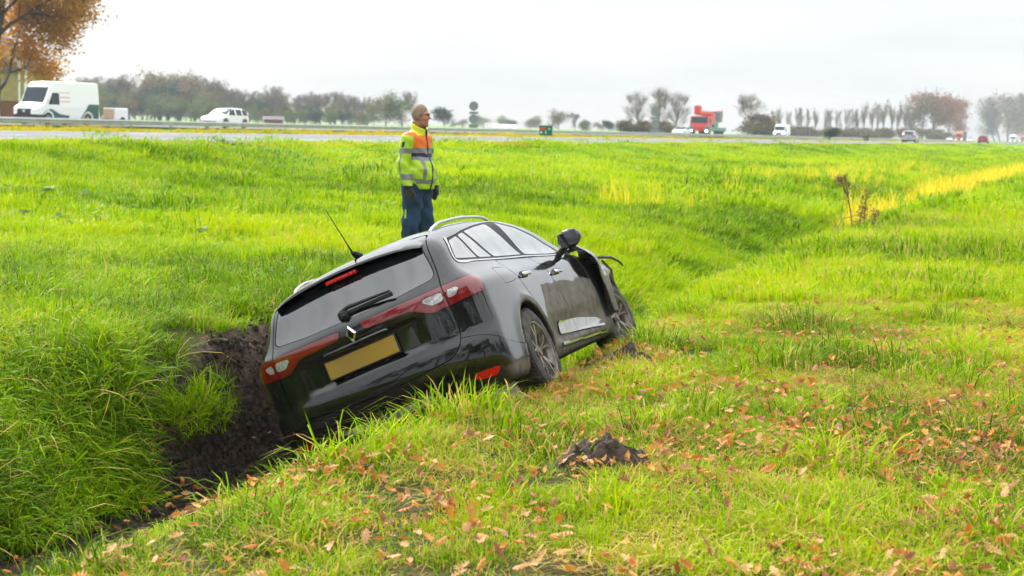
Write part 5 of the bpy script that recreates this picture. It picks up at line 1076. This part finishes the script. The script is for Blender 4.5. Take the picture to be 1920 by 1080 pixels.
# yellow flowering verge beside the road and in the central verge
M_weed = blade_mat('verge_weed', (.16, .20, .01), (.32, .34, .01), (.55, .42, .01), (.55, .36, .02)); C_verge = coll('verge_tuft', [tuft(500 + i, 40, .30, .15, .50, .014, .6, 2) for i in range(5)], M_weed)
def verge(name, n, w0, w1, u0, u1, s, zsc, label, z=None):
    u = u0 * (u1 / u0) ** rng.random(n); w = rng.uniform(w0, w1, n); X, Y = xy(u, w); Z = hgt(X, Y); sc = rng.uniform(*s, n) * (1 + .8 * vn(X, Y, 3, 71)); o = scatter(name, np.stack([X, Y, Z], 1), tilt(n, .15), np.stack([sc, sc, sc * zsc], 1), {'tone': np.clip(.25 + .9 * vn(X, Y, 4, 72) + rng.uniform(0, .4, n), 0, .9), 'dry': np.clip(.1 + .9 * vn(X, Y, 2.5, 73), 0, 1)}, C_verge, 5); return tag(o, label, 'grass', kind='stuff')
verge('road_verge_weeds', 2600, 20.9, 22.3, 20, 260, (.4, .8), .40, 'yellow flowering weeds along the edge of the nearer carriageway'); verge('central_verge_grass', 6500, 38, 56.8, 25, 420, (.9, 1.7), .55, 'rough yellow-green grass of the central verge')
# yellowed reeds along the ditch further on
M_reed = blade_mat('reed', (.42, .36, .004), (.70, .56, .006), (.85, .70, .02), (.85, .68, .10), tr=.4); C_reed = coll('reed_tuft', [tuft(600 + i, 16, .16, .45, 1.0, .010, .35, 4) for i in range(5)], M_reed)
def reeds(n, u0, u1, d0, d1, s, nm, lb):
    u = rng.uniform(u0, u1, n); d = rng.normal((d0 + d1) / 2, (d1 - d0) / 3, n); X, Y = xy(u, wc_(u) + d); Z = hgt(X, Y); p = 1.3 * vn(X, Y, 1.5, 81) + .12 + .45 * (u - u0) / (u1 - u0) > rng.random(n) * .8; X, Y, Z = X[p], Y[p], Z[p]; n = len(X); sc = rng.uniform(*s, n); return tag(scatter(nm, np.stack([X, Y, Z], 1), tilt(n, .12), np.stack([sc, sc, sc], 1), {'tone': rng.uniform(.1, .6, n), 'dry': np.full(n, .3)}, C_reed, 5), lb, 'reeds', kind='stuff')
reeds(1700, 30, 100, 0, 1.0, (.7, 1.25), 'ditch_reeds', 'yellowed reeds growing along the ditch'); reeds(230, 24, 70, 2.6, 5.4, (.45, .8), 'far_bank_reeds', 'sparse yellow reeds on the far side of the ditch')

# fallen oak leaves
def oak_leaf(seed, curl):
    rs = np.random.default_rng(seed); o = [(0, .0), (.10, .04), (.18, .16), (.28, .09), (.36, .26), (.46, .13), (.56, .30), (.66, .15), (.76, .24), (.86, .12), (1.0, .07)]; V = []; F = []
    for x, w in o:
        w *= rs.uniform(.85, 1.15)
        for s in (-1, 0, 1): y = s * w; V.append(((x - .5), y, curl * (2.2 * y * y * 2 + .8 * (x - .5) ** 2) + rs.normal(0, .018)))
    for i in range(len(o) - 1):
        for s in (0, 1): a = 3 * i + s; F.append((a, a + 1, a + 4, a + 3))
    n = len(V); V += [(-.5, -.008, 0), (-.72, -.006, .03), (-.72, .006, .03), (-.5, .008, 0)]; F.append((n, n + 1, n + 2, n + 3)); me = bpy.data.meshes.new('leaf'); me.from_pydata(V, [], F)
    for p in me.polygons: p.use_smooth = True
    return me
def leaf_mat(name, c1, c2): return mat(name, c1, .6, spec=.3, noise=(9, c2, .35, .65), trans=(.25, c1))
LM = [leaf_mat('leaf_orange', (.56, .20, .03), (.40, .13, .025)), leaf_mat('leaf_tan', (.58, .35, .14), (.44, .23, .08)), leaf_mat('leaf_brown', (.36, .14, .055), (.22, .08, .04)), leaf_mat('leaf_ochre', (.62, .29, .05), (.46, .20, .035))]
LNAME = ['orange', 'pale tan', 'dark brown', 'ochre']; leaf_me = []
for c in range(4):
    for v in range(3): me = oak_leaf(700 + c * 3 + v, rng.uniform(.2, 1.0) * (1 if v else -.6)); me.materials.append(LM[c]); leaf_me.append(me)
def leaf_pts(n, y0, y1):
    X, Y = frustum(n, y0, y1, 1.0); u, w = uw(X, Y); d = w - wc_(u); p = (.9 * (d < .15) * sstep(16, 7, Y) + .10 * (d < .2) + .05 * (d > 2) * (Y < 13)) * np.clip(.75 + 1.6 * vn(X, Y, .9, 91), .05, 1); p = np.where((d > 2.0) & (d < 2.7) & (u < 8.3), .5, p); q = car_local(X, Y, hgt(X, Y)); ok = (rng.random(n) < p) & ~((q[:, 0] > -1.0) & (q[:, 0] < 3.5) & (np.abs(q[:, 1]) < .88)) & ~((d > .9) & (d < 2.0) & (u < 8.3)); return X[ok], Y[ok], d[ok], u[ok]
X, Y, d, u = leaf_pts(24000, 4.9, 17); Z = hgt(X, Y); o_ = np.argsort(Y * (1 + .25 * rng.random(len(Y)))); X, Y, Z, d, u = X[o_], Y[o_], Z[o_], d[o_], u[o_]
vis = (np.abs(X) < Y * .352) & ~((d > .25) & (d < 1.9)); first = np.where(vis)[0][:300]; rest = np.setdiff1d(np.arange(len(X)), first)
GL = 'fallen oak leaves on the banks'
for i in first:
    c = int(rng.choice(4, p=[.24, .38, .16, .22])); o = link('fallen_leaf', leaf_me[c * 3 + int(rng.integers(0, 3))]); s = rng.uniform(.045, .090); o.location = (X[i], Y[i], Z[i] + rng.uniform(.04, .09)); o.rotation_euler = (rng.normal(0, .4), rng.normal(0, .4), rng.uniform(0, 6.28)); o.scale = (s, s, s)
    tag(o, LNAME[c] + (' fallen oak leaf lying in the grass of the near bank' if d[i] < 1 else ' fallen oak leaf lying on the far side of the ditch'), 'leaf', GL + ', ' + LNAME[c] + (' near' if d[i] < 1 else ' far'))
n = len(rest); s = rng.uniform(.035, .085, n); C_leaf = coll('leaf_litter', leaf_me, None)
tag(scatter('leaf_litter', np.stack([X[rest], Y[rest], Z[rest] + rng.uniform(.03, .09, n)], 1), np.stack([rng.normal(0, .45, n), rng.normal(0, .45, n), rng.uniform(0, 6.28, n)], 1), np.stack([s, s, s], 1), {}, C_leaf, 12), 'scattered brown and orange fallen oak leaves', 'leaves', kind='stuff')
# soil: clods on the torn bank, the clump on the near bank
M_soil = mat('black_soil', (.022, .015, .010), .85, noise=(14, (.085, .058, .041), .4, .65), bump=(40, 1, .02))
def clod(seed):
    rs = np.random.default_rng(seed); f = lambda x, y, z: np.sqrt((x / 1.0) ** 2 + (y / .85) ** 2 + (z / .65) ** 2) - 1 + .22 * np.sin(x * 5 + seed) * np.sin(y * 6) + .16 * np.sin(z * 9 + x * 4 + seed) + .10 * np.sin(y * 14 + z * 11) + .08 * np.sin(x * 17 + seed * 2) * np.sin(z * 15); V, Q = nets(f, (-1.6, -1.6, -1.3), (1.6, 1.6, 1.3), .22, 2); return mesh_np('clod', V, Q, False)
C_clod = coll('clod', [clod(i) for i in range(5)], M_soil)

n = 12000; u = rng.normal(8.9, .95, n); d = rng.normal(2.15, .42, n); X, Y = xy(u, wc_(u) + d); p = mudmask(X, Y) > .55; X, Y = X[p], Y[p]; n = len(X); s = np.clip(rng.lognormal(-4.7, .55, n), .005, .05)
tag(scatter('soil_clods', np.stack([X, Y, hgt(X, Y) + s * .2], 1), rng.uniform(0, 6.28, (n, 3)), np.stack([s, s, s * .8], 1), {}, C_clod, 5), 'loose black soil clods on the torn ditch bank', 'soil', kind='stuff')
def clump(x, y, R, label, seed):
    rs = np.random.default_rng(seed); nr, na = 14, 40; V = []; F = []
    for i in range(nr + 1):
        for j in range(na):
            q = i / nr; a = 2 * math.pi * j / na; e = R * (1 + .30 * float(vn(math.cos(a) * 2 + seed * 9, math.sin(a) * 2, .7, 101))) * q; px_, py_ = x + e * math.cos(a) * 1.55, y + e * math.sin(a)
            nz_ = float(fbm(px_, py_, R * .9, 3, 103 + seed)) * .9 + abs(float(vn(px_, py_, R * .30, 105))) * .9 + abs(float(vn(px_, py_, R * .12, 106))) * .25
            V.append((px_ - x, py_ - y, float(hgt(px_, py_)) - float(hgt(x, y)) + R * (.48 * (1 - q ** 2.2) * (.75 + .9 * nz_) - .06 * q + .40 * nz_ * (1 - q ** 3))))
    F = [(i * na + j, i * na + (j + 1) % na, (i + 1) * na + (j + 1) % na, (i + 1) * na + j) for i in range(nr) for j in range(na)]
    o = mk('soil_clump', V, np.array(F), M_soil, smooth=False, loc=(x, y, float(hgt(x, y)))); return tag(o, label, 'soil')
clump(.47, 7.52, .21, 'big black clump of torn-up soil in the near bank grass', 1); clump(-.06, 7.55, .05, 'small dark soil clod lying in the near bank grass', 2); clump(.92, 11.0, .15, 'brown soil heap scraped up between the car wheels', 3)
# brown seeding dock stalks across the ditch
M_dock = mat('dock_brown', (.16, .065, .035), .8, noise=(20, (.26, .12, .06), .4, .6)); M_stalk = mat('stalk', (.10, .08, .04), .8)
def dock(px, py, Yd, pts, label, n=160):
    c0 = WM @ np.array([(px - 960) / 2700, (py - 540) / 2700, 1]); x, y = c0[0] / c0[1] * Yd, Yd; z = float(hgt(x, y)); r = empty('dock_plant', (x, y, z)); tag(r, label, 'plant'); b = MB()
    for P in pts: b.tube(P, [.012] * (len(P) - 1) + [.006], 5)
    b.build('stem', M_stalk, r); b = MB(); rs = np.random.default_rng(px)
    for P in pts:
        a, c = np.array(P[-2]), np.array(P[-1])
        for k in range(n):
            t = rs.random(); p = a + (c - a) * t + rs.normal(0, .05 * (1.2 - t * .6), 3) * [1.2, 1.2, 1]; s = rs.uniform(.010, .026); v = rs.normal(0, 1, 3); v /= np.linalg.norm(v); w = np.cross(v, rs.normal(0, 1, 3)); w /= np.linalg.norm(w); b.add([p - v * s, p - w * s * .7, p + v * s, p + w * s * .7], [(0, 1, 2, 3)])
    b.build('seed_head', M_dock, r)
dock(1600, 432, 27.4, [[(0, 0, 0), (-.06, 0, .35), (-.14, 0, .75), (-.22, 0, 1.1)], [(-.14, 0, .7), (-.26, 0, .95), (-.34, .05, 1.08)]], 'tall brown seeding dock leaning over the ditch'); dock(1622, 425, 27.8, [[(0, 0, 0), (-.02, 0, .3), (.0, 0, .8)], [(0, 0, .0), (.10, .05, .10), (.22, .05, .42)], [(0, 0, .0), (-.10, .05, .10), (-.05, .05, .5)]], 'bushy brown dock beside the taller leaning one')
b = MB(); c0 = xy(24.4, float(wc_(24.4)) - .1); zz0 = float(hgt(*c0)); b.tube([(0, 0, 0), (.1, .3, .16), (.35, .9, .38), (.85, 1.7, .42)], [.012, .011, .009, .005], 5); tag(b.build('bent_stalk', M_stalk, loc=(c0[0], c0[1], zz0)), 'bent dark plant stalk arching over the ditch edge', 'stalk')
# pale broad-leaved weeds in the field
M_broad = mat('broad_leaf', (.10, .20, .03), .6, spec=.2, noise=(8, (.15, .25, .06), .4, .6), trans=(.3, (.14, .26, .05)))
def rosette(seed):
    rs = np.random.default_rng(seed); b = MB()
    for k in range(11):
        a = rs.uniform(0, 6.28); L = rs.uniform(.10, .22); e = rs.uniform(.25, 1.1); d = np.array([math.cos(a) * math.cos(e), math.sin(a) * math.cos(e), math.sin(e)]); s = np.array([-math.sin(a), math.cos(a), 0]); V = []
        for t, w in ((0, .01), (.3, .06), (.6, .075), (.85, .05), (1, .006)): p = d * L * t + np.array([0, 0, .03 - .10 * t * t * L * 4]); V += [p - s * w * L * 3.2, p + s * w * L * 3.2]
        b.add(V, [(2 * i, 2 * i + 1, 2 * i + 3, 2 * i + 2) for i in range(4)])
    return b.mesh('leaf_rosette', True)
ros = [rosette(i) for i in range(4)]
for me in ros: me.materials.append(M_broad)
k = 0
while k < 46:
    Y_ = math.sqrt(random.uniform(8.5 ** 2, 33 ** 2)); X_ = random.uniform(-1, .35) * Y_ * .36; u_, w_ = uw(X_, Y_); d_ = w_ - float(wc_(u_))
    if d_ < 3 or w_ > 21 or mudmask(np.array(X_), np.array(Y_)) > .3 or vn(X_, Y_, 5, 97) < -.12: continue
    s = random.uniform(.7, 1.25); o = link('dock_rosette', ros[k % 4], None, None, (X_, Y_, float(hgt(X_, Y_)) + .03), (0, 0, random.uniform(0, 6.28))); o.scale = (s, s, s); tag(o, 'pale broad-leaved dock plant low in the field grass', 'plant', 'broad-leaved docks in the field'); k += 1
# ------------------------------------------------------------------ damp November air
HAZE = True
if HAZE:
    mh = bpy.data.materials.new('haze'); mh.use_nodes = True; t = mh.node_tree; t.nodes.remove(t.nodes['Principled BSDF']); pv = t.nodes.new('ShaderNodeVolumePrincipled'); pv.inputs['Color'].default_value = (.80, .88, .95, 1); pv.inputs['Density'].default_value = .00032; pv.inputs['Anisotropy'].default_value = .1
    t.links.new(pv.outputs[0], t.nodes['Material Output'].inputs['Volume'])
    tag(MB().box((120, 420, 11.5), (1500, 1080, 27)).build('haze', mh), kind='stuff')
